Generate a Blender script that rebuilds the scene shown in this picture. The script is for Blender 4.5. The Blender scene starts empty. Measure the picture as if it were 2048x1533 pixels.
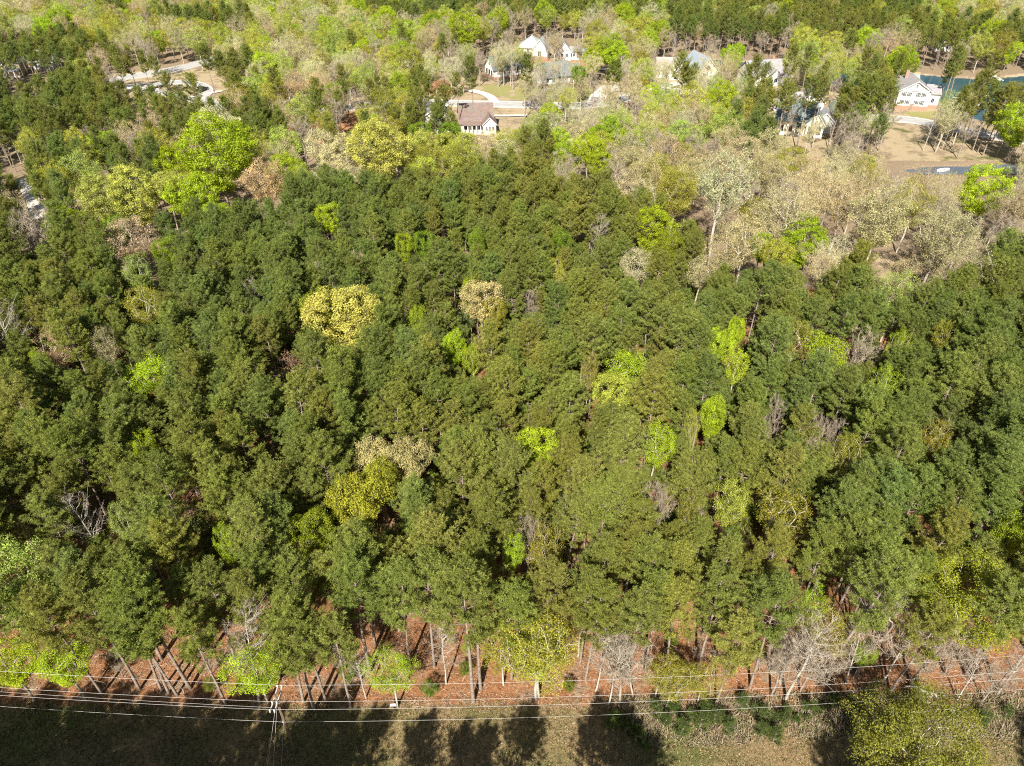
import bpy, math, random
import numpy as np
from mathutils import Vector, Matrix

# ------------------------------------------------------------------ camera, sky, sun, exposure
scn = bpy.context.scene
COL = scn.collection
CAM_H = 70.0
PITCH = math.radians(36.4)            # below the horizon
FPX = 1419.0                          # focal length in pixels of the 2048 px wide photograph
cam_d = bpy.data.cameras.new('camera')
cam_d.sensor_width = 36.0
cam_d.lens = FPX / 2048.0 * 36.0
cam_d.clip_start = 0.5
cam_d.clip_end = 9000.0
cam = bpy.data.objects.new('camera', cam_d)
cam.location = (0, 0, CAM_H)
cam.rotation_euler = (math.pi / 2 - PITCH, 0, 0)
COL.objects.link(cam)
scn.camera = cam

SUN_EL = math.radians(43.0)
SUN_AZ = math.radians(13.0)           # shadows run forward and this much to the right
to_sun = Vector((-math.sin(SUN_AZ) * math.cos(SUN_EL), -math.cos(SUN_AZ) * math.cos(SUN_EL), math.sin(SUN_EL)))
world = bpy.data.worlds.new('World')
scn.world = world
world.use_nodes = True
wn = world.node_tree
wn.nodes.clear()
sky = wn.nodes.new('ShaderNodeTexSky')
sky.sky_type = 'NISHITA'
sky.sun_disc = False
sky.sun_elevation = SUN_EL
sky.sun_rotation = math.atan2(to_sun.x, to_sun.y)
bg = wn.nodes.new('ShaderNodeBackground')
bg.inputs['Strength'].default_value = 0.05
wo = wn.nodes.new('ShaderNodeOutputWorld')
wn.links.new(sky.outputs[0], bg.inputs['Color'])
wn.links.new(bg.outputs[0], wo.inputs['Surface'])

sun_d = bpy.data.lights.new('sun', 'SUN')
sun_d.energy = 5.0
sun_d.angle = math.radians(0.53)
sun_d.color = (1.0, 0.945, 0.85)
sun = bpy.data.objects.new('sun', sun_d)
sun.rotation_euler = to_sun.to_track_quat('Z', 'Y').to_euler()
sun.location = to_sun * 300
COL.objects.link(sun)

scn.view_settings.view_transform = 'Standard'
scn.view_settings.look = 'None'
scn.view_settings.exposure = 1.08
scn.view_settings.gamma = 1.0
scn.view_settings.use_curve_mapping = False
cy = scn.cycles
cy.max_bounces = 3
cy.diffuse_bounces = 2
cy.glossy_bounces = 2
cy.transmission_bounces = 4
cy.transparent_max_bounces = 4
cy.use_denoising = False
cy.filter_width = 1.1
cy.use_adaptive_sampling = False
cy.caustics_reflective = False
cy.caustics_refractive = False

RND = random.Random(11)
NP = np.random.default_rng(7)
SP, CP = math.sin(PITCH), math.cos(PITCH)


def gp(px, py, z=0.0):
    """world point at height z seen at photograph pixel (px, py): used to survey where things stand"""
    u, v = px - 1024.0, py - 766.5
    d = Vector((u, FPX * CP - v * SP, -FPX * SP - v * CP))
    t = (z - CAM_H) / d.z
    return Vector((d.x * t, d.y * t, z))


def proj(x, y, z):
    dz = z - CAM_H
    dep = y * CP - dz * SP
    return 1024.0 + FPX * x / dep, 766.5 + FPX * (-(y * SP + dz * CP)) / dep, dep


def in_poly(x, y, poly):
    c = False
    n = len(poly)
    j = n - 1
    for i in range(n):
        xi, yi = poly[i][0], poly[i][1]
        xj, yj = poly[j][0], poly[j][1]
        if (yi > y) != (yj > y) and x < (xj - xi) * (y - yi) / (yj - yi) + xi:
            c = not c
        j = i
    return c


def world_poly(pts, z=0.0):
    return [(p.x, p.y) for p in (gp(a, b, z) for a, b in pts)]


# ------------------------------------------------------------------ materials
def new_mat(name):
    m = bpy.data.materials.new(name)
    m.use_nodes = True
    m.node_tree.nodes.clear()
    return m, m.node_tree.nodes, m.node_tree.links


def rgb(c):
    return (c[0], c[1], c[2], 1.0)


def plain(name, col, rough=0.8, noise=0.25, scale=3.0, metallic=0.0, bump=0.0, spec=0.3):
    m, n, l = new_mat(name)
    out = n.new('ShaderNodeOutputMaterial')
    b = n.new('ShaderNodeBsdfPrincipled')
    b.inputs['Roughness'].default_value = rough
    b.inputs['Metallic'].default_value = metallic
    b.inputs['Specular IOR Level'].default_value = spec
    tc = n.new('ShaderNodeTexCoord')
    t = n.new('ShaderNodeTexNoise')
    t.inputs['Scale'].default_value = scale
    t.inputs['Detail'].default_value = 6.0
    l.new(tc.outputs['Object'], t.inputs['Vector'])
    r = n.new('ShaderNodeValToRGB')
    r.color_ramp.elements[0].position = 0.3
    r.color_ramp.elements[1].position = 0.7
    r.color_ramp.elements[0].color = rgb([c * (1 - noise) for c in col])
    r.color_ramp.elements[1].color = rgb([min(0.9, c * (1 + noise)) for c in col])
    l.new(t.outputs['Fac'], r.inputs['Fac'])
    l.new(r.outputs['Color'], b.inputs['Base Color'])
    if bump:
        bp = n.new('ShaderNodeBump')
        bp.inputs['Strength'].default_value = bump
        bp.inputs['Distance'].default_value = 0.05
        l.new(t.outputs['Fac'], bp.inputs['Height'])
        l.new(bp.outputs['Normal'], b.inputs['Normal'])
    l.new(b.outputs[0], out.inputs['Surface'])
    return m


def leaf_mat(name, hue=(0.494, 0.512), transl=0.35, gloss=0.0):
    """two-sided leaf: base colour from the tree's own tint, varied leaf by leaf and tree by tree"""
    m, n, l = new_mat(name)
    out = n.new('ShaderNodeOutputMaterial')
    at = n.new('ShaderNodeAttribute')
    at.attribute_type = 'INSTANCER'
    at.attribute_name = 'tint'
    v = n.new('ShaderNodeAttribute')
    v.attribute_type = 'GEOMETRY'
    v.attribute_name = 'vary'
    hs = n.new('ShaderNodeHueSaturation')
    mh = n.new('ShaderNodeMapRange')
    mh.inputs['To Min'].default_value = hue[0]
    mh.inputs['To Max'].default_value = hue[1]
    mv = n.new('ShaderNodeMapRange')
    mv.inputs['To Min'].default_value = 0.6
    mv.inputs['To Max'].default_value = 1.45
    l.new(v.outputs['Fac'], mv.inputs['Value'])
    inf = n.new('ShaderNodeObjectInfo')
    l.new(inf.outputs['Random'], mh.inputs['Value'])
    l.new(mh.outputs[0], hs.inputs['Hue'])
    l.new(mv.outputs[0], hs.inputs['Value'])
    l.new(at.outputs['Color'], hs.inputs['Color'])
    d = n.new('ShaderNodeBsdfDiffuse')
    t = n.new('ShaderNodeBsdfTranslucent')
    l.new(hs.outputs[0], d.inputs['Color'])
    l.new(hs.outputs[0], t.inputs['Color'])
    mx = n.new('ShaderNodeMixShader')
    mx.inputs[0].default_value = transl
    l.new(d.outputs[0], mx.inputs[1])
    l.new(t.outputs[0], mx.inputs[2])
    last = mx
    if gloss:
        g = n.new('ShaderNodeBsdfGlossy')
        g.inputs['Roughness'].default_value = 0.45
        g.inputs['Color'].default_value = (0.8, 0.85, 0.8, 1)
        m2 = n.new('ShaderNodeMixShader')
        m2.inputs[0].default_value = gloss
        l.new(mx.outputs[0], m2.inputs[1])
        l.new(g.outputs[0], m2.inputs[2])
        last = m2
    l.new(last.outputs[0], out.inputs['Surface'])
    return m


M = {}
M['needle'] = leaf_mat('pine needles', (0.492, 0.501), transl=0.38)
M['leaf'] = leaf_mat('spring leaves', transl=0.42)
M['bark_pine'] = plain('pine bark', (0.26, 0.205, 0.165), 0.9, 0.35, 2.5, bump=0.4)
M['bark_pale'] = plain('pale grey bark', (0.43, 0.385, 0.325), 0.9, 0.25, 1.6, bump=0.3)
M['bark_grey'] = plain('grey brown bark', (0.29, 0.245, 0.20), 0.9, 0.3, 1.6, bump=0.3)
M['twig_grey'] = plain('bare grey twigs', (0.31, 0.255, 0.185), 0.9, 0.3, 0.8)
M['twig_brown'] = plain('dry brown leaves', (0.25, 0.14, 0.08), 0.9, 0.4, 0.8)


# ------------------------------------------------------------------ mesh helpers
def mk_mesh(name, verts, faces, mats, midx=None, vary=None, smooth=False):
    """verts (n,3); faces list of (k,m) index arrays (m = 3 or 4)"""
    me = bpy.data.meshes.new(name)
    verts = np.asarray(verts, dtype=np.float32)
    loops = np.concatenate([np.asarray(f, dtype=np.int32).ravel() for f in faces])
    tot = np.concatenate([np.full(len(f), f.shape[1], dtype=np.int32) for f in faces])
    start = np.concatenate([[0], np.cumsum(tot)[:-1]]).astype(np.int32)
    me.vertices.add(len(verts))
    me.vertices.foreach_set('co', verts.ravel())
    me.loops.add(len(loops))
    me.loops.foreach_set('vertex_index', loops)
    me.polygons.add(len(tot))
    me.polygons.foreach_set('loop_start', start)
    me.polygons.foreach_set('loop_total', tot)
    if midx is not None:
        me.polygons.foreach_set('material_index', np.asarray(midx, dtype=np.int32))
    if smooth:
        me.polygons.foreach_set('use_smooth', np.ones(len(tot), dtype=bool))
    for m in mats:
        me.materials.append(m)
    if vary is not None:
        a = me.attributes.new('vary', 'FLOAT', 'POINT')
        a.data.foreach_set('value', np.asarray(vary, dtype=np.float32))
    me.update()
    me.validate()
    return me


def tubes(lines, sides=5):
    """lines: list of (points (k,3), radii (k,)) -> verts, quads"""
    V, F, off = [], [], 0
    ang = np.arange(sides) * 2 * math.pi / sides
    ca, sa = np.cos(ang), np.sin(ang)
    for P, R in lines:
        P = np.asarray(P, float)
        k = len(P)
        T = np.gradient(P, axis=0)
        T /= np.linalg.norm(T, axis=1)[:, None] + 1e-9
        ref = np.where(np.abs(T[:, 2:3]) > 0.9, np.array([[1.0, 0, 0]]), np.array([[0, 0, 1.0]]))
        U = np.cross(T, ref)
        U /= np.linalg.norm(U, axis=1)[:, None] + 1e-9
        W = np.cross(T, U)
        R = np.asarray(R, float)
        ring = P[:, None, :] + R[:, None, None] * (ca[None, :, None] * U[:, None, :] + sa[None, :, None] * W[:, None, :])
        V.append(ring.reshape(-1, 3))
        i = np.arange(k - 1)[:, None] * sides
        j = np.arange(sides)[None, :]
        j2 = (j + 1) % sides
        F.append((np.stack([i + j, i + j2, i + sides + j2, i + sides + j], axis=-1) + off).reshape(-1, 4))
        off += k * sides
    return np.concatenate(V), np.concatenate(F)


def unit(a):
    return a / (np.linalg.norm(a, axis=-1, keepdims=True) + 1e-9)


class MB:
    """collects boxes, prisms and sheets for one mesh"""
    def __init__(s):
        s.v, s.f = [], []

    def add(s, verts, faces):
        o = len(s.v)
        s.v += [tuple(p) for p in verts]
        s.f += [tuple(i + o for i in f) for f in faces]
        return s

    def box(s, x0, x1, y0, y1, z0, z1):
        return s.add([(x0, y0, z0), (x1, y0, z0), (x1, y1, z0), (x0, y1, z0), (x0, y0, z1), (x1, y0, z1), (x1, y1, z1), (x0, y1, z1)],
                     [(3, 2, 1, 0), (4, 5, 6, 7), (0, 1, 5, 4), (1, 2, 6, 5), (2, 3, 7, 6), (3, 0, 4, 7)])

    def prism(s, prof, axis, a, b):
        """profile (list of 2D points, counter-clockwise) pushed along an axis from a to b"""
        n = len(prof)
        mk = {'x': lambda p, t: (t, p[0], p[1]), 'y': lambda p, t: (p[0], t, p[1]), 'z': lambda p, t: (p[0], p[1], t)}[axis]
        vs = [mk(p, a) for p in prof] + [mk(p, b) for p in prof]
        fs = [tuple(range(n - 1, -1, -1)), tuple(range(n, 2 * n))] + [(i, (i + 1) % n, n + (i + 1) % n, n + i) for i in range(n)]
        return s.add(vs, fs)

    def tube(s, pts, radii, sides=8):
        V, F = tubes([(pts, radii)], sides)
        k = len(pts)
        fs = [tuple(int(i) for i in f) for f in F] + [tuple(range(sides - 1, -1, -1)), tuple(range((k - 1) * sides, k * sides))]
        return s.add([tuple(map(float, p)) for p in V], fs)

    def build(s, name, mat, parent=None, smooth=False, kind=None):
        me = bpy.data.meshes.new(name)
        me.from_pydata(s.v, [], s.f)
        me.materials.append(mat)
        if smooth:
            for p in me.polygons:
                p.use_smooth = True
        me.update()
        o = bpy.data.objects.new(name, me)
        COL.objects.link(o)
        if parent is not None:
            o.parent = parent
        if kind:
            o['kind'] = kind
        return o


def tag(o, label, cat, group=None):
    o['label'] = label
    o['category'] = cat
    if group:
        o['group'] = group
    return o


def empty(name, loc, rz=0.0):
    o = bpy.data.objects.new(name, None)
    o.empty_display_size = 0.5
    o.location = loc
    o.rotation_euler = (0, 0, rz)
    COL.objects.link(o)
    return o


# ------------------------------------------------------------------ ground, lake, pond, roads
LAKE = world_poly([(1380, 116), (1500, 124), (1600, 139), (1700, 141), (1800, 146), (1870, 151), (1960, 158), (2048, 151), (2300, 140),
                   (2300, 262), (2048, 246), (1950, 238), (1905, 226), (1880, 200), (1800, 178), (1720, 172), (1640, 166), (1560, 156), (1480, 144), (1390, 128)])
POND = world_poly([(1800, 341), (1835, 334), (1900, 331), (1960, 329), (2048, 327), (2200, 324), (2200, 343), (2048, 345), (1930, 346), (1850, 347)])
LAWN = [world_poly(p) for p in (
    [(1035, 178), (1075, 172), (1180, 170), (1190, 190), (1175, 206), (1070, 203), (1020, 198)],
    [(960, 170), (1030, 172), (1015, 196), (965, 186)],
    [(1510, 196), (1545, 196), (1548, 215), (1512, 218)],
    [(1795, 222), (1870, 224), (1900, 240), (1830, 236)],
    [(1180, 105), (1230, 108), (1210, 125), (1180, 122)])]
SAND = [world_poly(p) for p in (
    [(215, 150), (310, 138), (445, 140), (470, 178), (460, 200), (395, 216), (300, 206), (215, 180)],
    [(560, 190), (700, 175), (840, 150), (1000, 160), (1190, 160), (1310, 175), (1430, 180), (1430, 215), (1300, 232), (1040, 262), (985, 275), (820, 245), (640, 255), (560, 280)],
    [(1290, 120), (1600, 150), (1860, 205), (1960, 235), (2060, 258), (2060, 322), (1750, 325), (1560, 320), (1400, 260), (1300, 200)],
    [(1020, 95), (1180, 98), (1190, 135), (1030, 130)],
    [(1745, 505), (1800, 520), (1812, 572), (1760, 560)],
    [(0, 280), (120, 285), (210, 280), (320, 290), (170, 325), (60, 330), (0, 318)],
    [(30, 380), (90, 370), (110, 440), (60, 450)])]
CLAY = [world_poly(p) for p in (
    [(560, 225), (735, 225), (740, 260), (650, 285), (555, 285)],
    [(1060, 118), (1180, 120), (1190, 136), (1050, 134)],
    [(800, 165), (900, 160), (910, 190), (800, 190)])]


def grid_axis(lo, hi, step, far_lo, far_hi):
    a = list(np.arange(lo, hi + 0.01, step))
    s, v = step, lo
    left = []
    while v > far_lo:
        s *= 1.35
        v -= s
        left.append(v)
    s, v = step, hi
    right = []
    while v < far_hi:
        s *= 1.35
        v += s
        right.append(v)
    return np.array(left[::-1] + a + right)


def lumps(x, y):
    return (np.sin(x * 0.31 + 1.3) * np.sin(y * 0.27 + 0.4) + 0.6 * np.sin(x * 0.83 + y * 0.45) * np.sin(y * 0.71 - x * 0.2 + 2.0))


def poly_mask(X, Y, poly):
    p = np.array(poly)
    c = np.zeros(X.shape, bool)
    j = len(p) - 1
    for i in range(len(p)):
        yi, yj, xi, xj = p[i, 1], p[j, 1], p[i, 0], p[j, 0]
        if yi != yj:
            c ^= ((yi > Y) != (yj > Y)) & (X < (xj - xi) * (Y - yi) / (yj - yi) + xi)
        j = i
    return c


def build_ground():
    xs = grid_axis(-300, 300, 2.0, -3500, 3500)
    ys = grid_axis(-20, 520, 2.0, -400, 4500)
    X, Y = np.meshgrid(xs, ys)
    Z = 0.10 * lumps(X, Y)
    wet = poly_mask(X, Y, LAKE)
    Z[wet] = -1.6
    wet2 = poly_mask(X, Y, POND)
    Z[wet2] = -0.8
    straw = ((Y > 39.2 + 0.6 * np.sin(X * 0.5)) & (Y < 120 + 8 * np.sin(X * 0.13))).astype(float)
    dry = (Y <= 39.2 + 0.6 * np.sin(X * 0.5)).astype(float)
    sand = np.zeros_like(X)
    lawn = np.zeros_like(X)
    clay = np.zeros_like(X)
    for p in SAND:
        sand[poly_mask(X, Y, p)] = 1
    for p in LAWN:
        lawn[poly_mask(X, Y, p)] = 1
    for p in CLAY:
        clay[poly_mask(X, Y, p)] = 1
    straw[sand > 0] = 0
    # muddy bank round the lake
    nx, ny = len(xs), len(ys)
    near = np.zeros_like(wet)
    w = wet
    for dx in (0,):
        for dy in (-1, 0, 1):
            near |= np.roll(np.roll(w, dx, 1), dy, 0)
    sand[near] = 1
    idx = np.arange(nx * ny).reshape(ny, nx)
    q = np.stack([idx[:-1, :-1], idx[:-1, 1:], idx[1:, 1:], idx[1:, :-1]], -1).reshape(-1, 4)
    m = ground_mat()
    me = mk_mesh('ground', np.stack([X, Y, Z], -1).reshape(-1, 3), [q], [m], smooth=True)
    for nm, a in (('straw', straw), ('dry', dry), ('sand', sand), ('lawn', lawn), ('clay', clay)):
        at = me.attributes.new(nm, 'FLOAT', 'POINT')
        at.data.foreach_set('value', a.ravel().astype(np.float32))
    o = bpy.data.objects.new('ground', me)
    o['kind'] = 'structure'
    COL.objects.link(o)


def ground_mat():
    m, n, l = new_mat('forest floor and yards')
    out = n.new('ShaderNodeOutputMaterial')
    b = n.new('ShaderNodeBsdfPrincipled')
    b.inputs['Roughness'].default_value = 0.95
    b.inputs['Specular IOR Level'].default_value = 0.1
    tc = n.new('ShaderNodeTexCoord')

    def noise(scale, det=8.0, rough=0.6):
        t = n.new('ShaderNodeTexNoise')
        t.inputs['Scale'].default_value = scale
        t.inputs['Detail'].default_value = det
        t.inputs['Roughness'].default_value = rough
        l.new(tc.outputs['Object'], t.inputs['Vector'])
        return t

    def ramp(src, stops):
        r = n.new('ShaderNodeValToRGB')
        e = r.color_ramp.elements
        while len(e) < len(stops):
            e.new(0.5)
        for k, (p, c) in enumerate(stops):
            e[k].position = p
            e[k].color = rgb(c)
        l.new(src.outputs['Fac'], r.inputs['Fac'])
        return r
    nf, nm_, nl = noise(2.6, 10, 0.75), noise(0.55, 8), noise(0.09, 6)
    litter = ramp(nf, [(0.32, (0.13, 0.085, 0.055)), (0.5, (0.25, 0.185, 0.12)), (0.68, (0.37, 0.30, 0.21))])
    straw = ramp(nf, [(0.30, (0.15, 0.065, 0.03)), (0.5, (0.29, 0.135, 0.062)), (0.70, (0.41, 0.235, 0.12))])
    dry = ramp(nf, [(0.30, (0.12, 0.078, 0.038)), (0.5, (0.235, 0.165, 0.085)), (0.7, (0.34, 0.255, 0.145))])
    dryg = ramp(nf, [(0.30, (0.06, 0.07, 0.02)), (0.55, (0.13, 0.13, 0.045)), (0.75, (0.25, 0.20, 0.095))])
    sand = ramp(nf, [(0.3, (0.22, 0.165, 0.095)), (0.5, (0.36, 0.285, 0.175)), (0.7, (0.48, 0.395, 0.27))])
    lawn = ramp(nf, [(0.3, (0.19, 0.185, 0.06)), (0.7, (0.33, 0.30, 0.13))])
    clay = ramp(nf, [(0.3, (0.26, 0.12, 0.055)), (0.7, (0.44, 0.24, 0.13))])

    def mask(attr, noise_amt=0.55):
        a = n.new('ShaderNodeAttribute')
        a.attribute_name = attr
        s = n.new('ShaderNodeMath')
        s.operation = 'SUBTRACT'
        l.new(nm_.outputs['Fac'], s.inputs[0])
        s.inputs[1].default_value = 0.5
        k = n.new('ShaderNodeMath')
        k.operation = 'MULTIPLY_ADD'
        l.new(s.outputs[0], k.inputs[0])
        k.inputs[1].default_value = 2.4 * noise_amt
        l.new(a.outputs['Fac'], k.inputs[2])
        r = n.new('ShaderNodeMapRange')
        r.inputs['From Min'].default_value = 0.35
        r.inputs['From Max'].default_value = 0.65
        l.new(k.outputs[0], r.inputs['Value'])
        return r

    def mix(fac, a, c):
        x = n.new('ShaderNodeMix')
        x.data_type = 'RGBA'
        l.new(fac, x.inputs['Factor'])
        l.new(a, x.inputs[6])
        l.new(c, x.inputs[7])
        return x.outputs[2]
    gm = n.new('ShaderNodeMapRange')
    gm.inputs['From Min'].default_value = 0.45
    gm.inputs['From Max'].default_value = 0.62
    l.new(nl.outputs['Fac'], gm.inputs['Value'])
    drymix = mix(gm.outputs[0], dry.outputs[0], dryg.outputs[0])
    gm4 = n.new('ShaderNodeMapRange')
    gm4.inputs['From Min'].default_value = 0.5
    gm4.inputs['From Max'].default_value = 0.66
    l.new(noise(0.35, 7).outputs['Fac'], gm4.inputs['Value'])
    patchy = mix(gm4.outputs[0], straw.outputs[0], litter.outputs[0])
    c = mix(mask('straw').outputs[0], litter.outputs[0], patchy)
    gm2 = n.new('ShaderNodeMapRange')
    gm2.inputs['From Min'].default_value = 0.5
    gm2.inputs['From Max'].default_value = 0.6
    l.new(noise(0.16, 7).outputs['Fac'], gm2.inputs['Value'])
    yard = mix(gm2.outputs[0], sand.outputs[0], litter.outputs[0])
    gm3 = n.new('ShaderNodeMapRange')
    gm3.inputs['From Min'].default_value = 0.56
    gm3.inputs['From Max'].default_value = 0.66
    l.new(noise(0.11, 7).outputs['Fac'], gm3.inputs['Value'])
    yard = mix(gm3.outputs[0], yard, dryg.outputs[0])
    c = mix(mask('sand').outputs[0], c, yard)
    c = mix(mask('lawn', 0.6).outputs[0], c, lawn.outputs[0])
    c = mix(mask('clay').outputs[0], c, clay.outputs[0])
    c = mix(mask('dry').outputs[0], c, drymix)
    l.new(c, b.inputs['Base Color'])
    bp = n.new('ShaderNodeBump')
    bp.inputs['Strength'].default_value = 0.9
    bp.inputs['Distance'].default_value = 0.25
    l.new(nf.outputs['Fac'], bp.inputs['Height'])
    l.new(bp.outputs['Normal'], b.inputs['Normal'])
    l.new(b.outputs[0], out.inputs['Surface'])
    return m


build_ground()


def water(name, poly, z, deep):
    m, n, l = new_mat(name + ' surface')
    out = n.new('ShaderNodeOutputMaterial')
    b = n.new('ShaderNodeBsdfPrincipled')
    b.inputs['Base Color'].default_value = rgb(deep)
    b.inputs['Roughness'].default_value = 0.12
    b.inputs['Specular IOR Level'].default_value = 0.5
    tc = n.new('ShaderNodeTexCoord')
    t = n.new('ShaderNodeTexNoise')
    t.inputs['Scale'].default_value = 1.4
    t.inputs['Detail'].default_value = 4
    l.new(tc.outputs['Object'], t.inputs['Vector'])
    bp = n.new('ShaderNodeBump')
    bp.inputs['Strength'].default_value = 0.35
    bp.inputs['Distance'].default_value = 0.08
    l.new(t.outputs['Fac'], bp.inputs['Height'])
    l.new(bp.outputs[0], b.inputs['Normal'])
    l.new(b.outputs[0], out.inputs['Surface'])
    P = np.array(poly)
    c = P.mean(0)
    P = c + (P - c) * np.array([1.01, 1.06])
    mb = MB()
    mb.add([(x, y, z) for x, y in P[::-1]], [tuple(range(len(P)))])
    mb.build(name, m, kind='structure')


water('lake', LAKE, -0.35, (0.022, 0.075, 0.105))
water('pond', POND, -0.30, (0.10, 0.12, 0.15))

M['asphalt'] = plain('pale worn asphalt', (0.36, 0.35, 0.33), 0.9, 0.12, 0.6)
M['concrete'] = plain('concrete', (0.55, 0.51, 0.44), 0.9, 0.12, 0.8)
M['kerb'] = plain('concrete kerb', (0.55, 0.52, 0.47), 0.9, 0.1, 1.0)


def smooth_path(pts, n=8):
    P = [Vector((p.x, p.y)) for p in pts]
    out = []
    for i in range(len(P) - 1):
        p0, p1, p2, p3 = P[max(i - 1, 0)], P[i], P[i + 1], P[min(i + 2, len(P) - 1)]
        for k in range(n):
            t = k / n
            out.append(0.5 * ((2 * p1) + (p2 - p0) * t + (2 * p0 - 5 * p1 + 4 * p2 - p3) * t * t + (3 * p1 - p0 - 3 * p2 + p3) * t ** 3))
    out.append(P[-1])
    return out


ROADS = []


def road(name, px, width, mat, z=0.24, kerb=True):
    P = smooth_path([gp(a, b) for a, b in px])
    ROADS.append((P, width))
    L, R, KL, KR = [], [], [], []
    for i, p in enumerate(P):
        t = (P[min(i + 1, len(P) - 1)] - P[max(i - 1, 0)]).normalized()
        nn = Vector((-t.y, t.x))
        L.append(p + nn * width / 2)
        R.append(p - nn * width / 2)
        KL.append(nn)
    n = len(P)
    mb = MB()
    mb.add([(q.x, q.y, z) for q in L] + [(q.x, q.y, z) for q in R], [(n + i, n + i + 1, i + 1, i) for i in range(n - 1)])
    o = mb.build(name, mat, kind='structure')
    if kerb:
        for side, E in ((1, L), (-1, R)):
            kb = MB()
            vs = []
            for q, nn in zip(E, KL):
                a, c = q, q + nn * 0.3 * side
                vs += [(a.x, a.y, z - 0.2), (a.x, a.y, z + 0.12), (c.x, c.y, z + 0.12), (c.x, c.y, z - 0.2)]
            fs = []
            for i in range(n - 1):
                for k in range(3):
                    f = (i * 4 + k, i * 4 + k + 1, i * 4 + k + 5, i * 4 + k + 4)
                    fs.append(f if side < 0 else f[::-1])
            kb.add(vs, fs)
            kb.build('kerb', M['kerb'], o)


road('road', [(60, 196), (140, 186), (215, 168), (250, 157), (300, 149), (360, 138), (440, 118), (520, 100)], 8.0, M['asphalt'])
road('road', [(236, 176), (290, 173), (350, 166), (385, 168), (408, 177), (411, 188), (400, 197)], 4.8, M['asphalt'], 0.252)
road('road', [(402, 202), (372, 198), (335, 190), (298, 181), (262, 172)], 4.8, M['asphalt'], 0.256)
road('road', [(396, 196), (430, 212), (520, 218), (600, 226), (680, 219), (760, 210), (850, 207), (950, 209), (1040, 211), (1120, 213), (1185, 211),
              (1240, 200), (1300, 188), (1360, 184), (1440, 190), (1540, 214), (1660, 234), (1760, 238), (1830, 243), (1900, 258), (1990, 275), (2100, 290)], 6.5, M['asphalt'], 0.248)
road('driveway', [(990, 208), (984, 198), (968, 189), (940, 182)], 3.5, M['concrete'], 0.262, False)
road('driveway', [(1190, 207), (1200, 190), (1215, 178), (1235, 172)], 6.0, M['concrete'], 0.266, False)
road('driveway', [(1060, 130), (1110, 140), (1160, 139), (1240, 141), (1300, 150)], 4.0, M['concrete'], 0.256, False)
road('driveway', [(1300, 186), (1345, 170), (1400, 166), (1440, 168)], 5.0, M['concrete'], 0.259, False)
road('driveway', [(1660, 232), (1690, 215), (1720, 200), (1760, 195)], 6.0, M['concrete'], 0.263, False)
road('driveway', [(40, 360), (58, 385), (70, 410), (80, 440)], 3.2, M['concrete'], 0.22, False)
road('sidewalk', [(398, 192), (425, 187), (455, 181)], 2.2, M['concrete'], 0.27, False)
road('sidewalk', [(985, 233), (1020, 233), (1055, 232)], 2.0, M['concrete'], 0.27, False)

WKEEP_ROAD = []
for P, w in ROADS:
    for q in P:
        WKEEP_ROAD.append((q.x, q.y, w / 2 + 1.6))
ROADH = {}
for a, b, r in WKEEP_ROAD:
    ROADH.setdefault((int(a // 8), int(b // 8)), []).append((a, b, r))


def near_road(x, y):
    i, j = int(x // 8), int(y // 8)
    for ii in (i - 1, i, i + 1):
        for jj in (j - 1, j, j + 1):
            for a, b, r in ROADH.get((ii, jj), ()):
                if (a - x) ** 2 + (b - y) ** 2 < r * r:
                    return True
    return False


HOUSE_SPOTS = []     # (x, y, radius) filled from the house table below

# ------------------------------------------------------------------ houses
M['white'] = plain('white siding', (0.72, 0.70, 0.66), 0.7, 0.06, 0.7)
M['cream'] = plain('cream siding', (0.66, 0.60, 0.48), 0.7, 0.07, 0.7)
M['mint'] = plain('pale mint siding', (0.55, 0.63, 0.55), 0.7, 0.06, 0.7)
M['greyside'] = plain('pale grey siding', (0.52, 0.51, 0.48), 0.7, 0.08, 0.7)
M['brick'] = plain('red brick', (0.36, 0.21, 0.15), 0.9, 0.3, 4.0)
M['tanbrick'] = plain('tan stone', (0.45, 0.36, 0.25), 0.9, 0.25, 2.0)
M['trim'] = plain('white trim', (0.78, 0.77, 0.74), 0.6, 0.03, 1.0)
M['dark'] = plain('dark shutter', (0.02, 0.025, 0.03), 0.6, 0.1, 1.0)
M['wood'] = plain('weathered timber', (0.25, 0.19, 0.13), 0.85, 0.3, 2.0)


def shingle(name, col):
    m, n, l = new_mat(name)
    out = n.new('ShaderNodeOutputMaterial')
    b = n.new('ShaderNodeBsdfPrincipled')
    b.inputs['Roughness'].default_value = 0.85
    b.inputs['Specular IOR Level'].default_value = 0.25
    tc = n.new('ShaderNodeTexCoord')
    br = n.new('ShaderNodeTexBrick')
    br.inputs['Scale'].default_value = 1.0
    br.inputs['Brick Width'].default_value = 0.9
    br.inputs['Row Height'].default_value = 0.3
    br.inputs['Mortar Size'].default_value = 0.02
    br.inputs['Color1'].default_value = rgb([c * 1.12 for c in col])
    br.inputs['Color2'].default_value = rgb([c * 0.86 for c in col])
    br.inputs['Mortar'].default_value = rgb([c * 0.6 for c in col])
    l.new(tc.outputs['Object'], br.inputs['Vector'])
    t = n.new('ShaderNodeTexNoise')
    t.inputs['Scale'].default_value = 0.6
    t.inputs['Detail'].default_value = 5
    l.new(tc.outputs['Object'], t.inputs['Vector'])
    mx = n.new('ShaderNodeMix')
    mx.data_type = 'RGBA'
    mx.blend_type = 'MULTIPLY'
    mx.inputs['Factor'].default_value = 0.5
    l.new(br.outputs[0], mx.inputs[6])
    l.new(t.outputs['Color'], mx.inputs[7])
    l.new(mx.outputs[2], b.inputs['Base Color'])
    l.new(b.outputs[0], out.inputs['Surface'])
    return m


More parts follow.
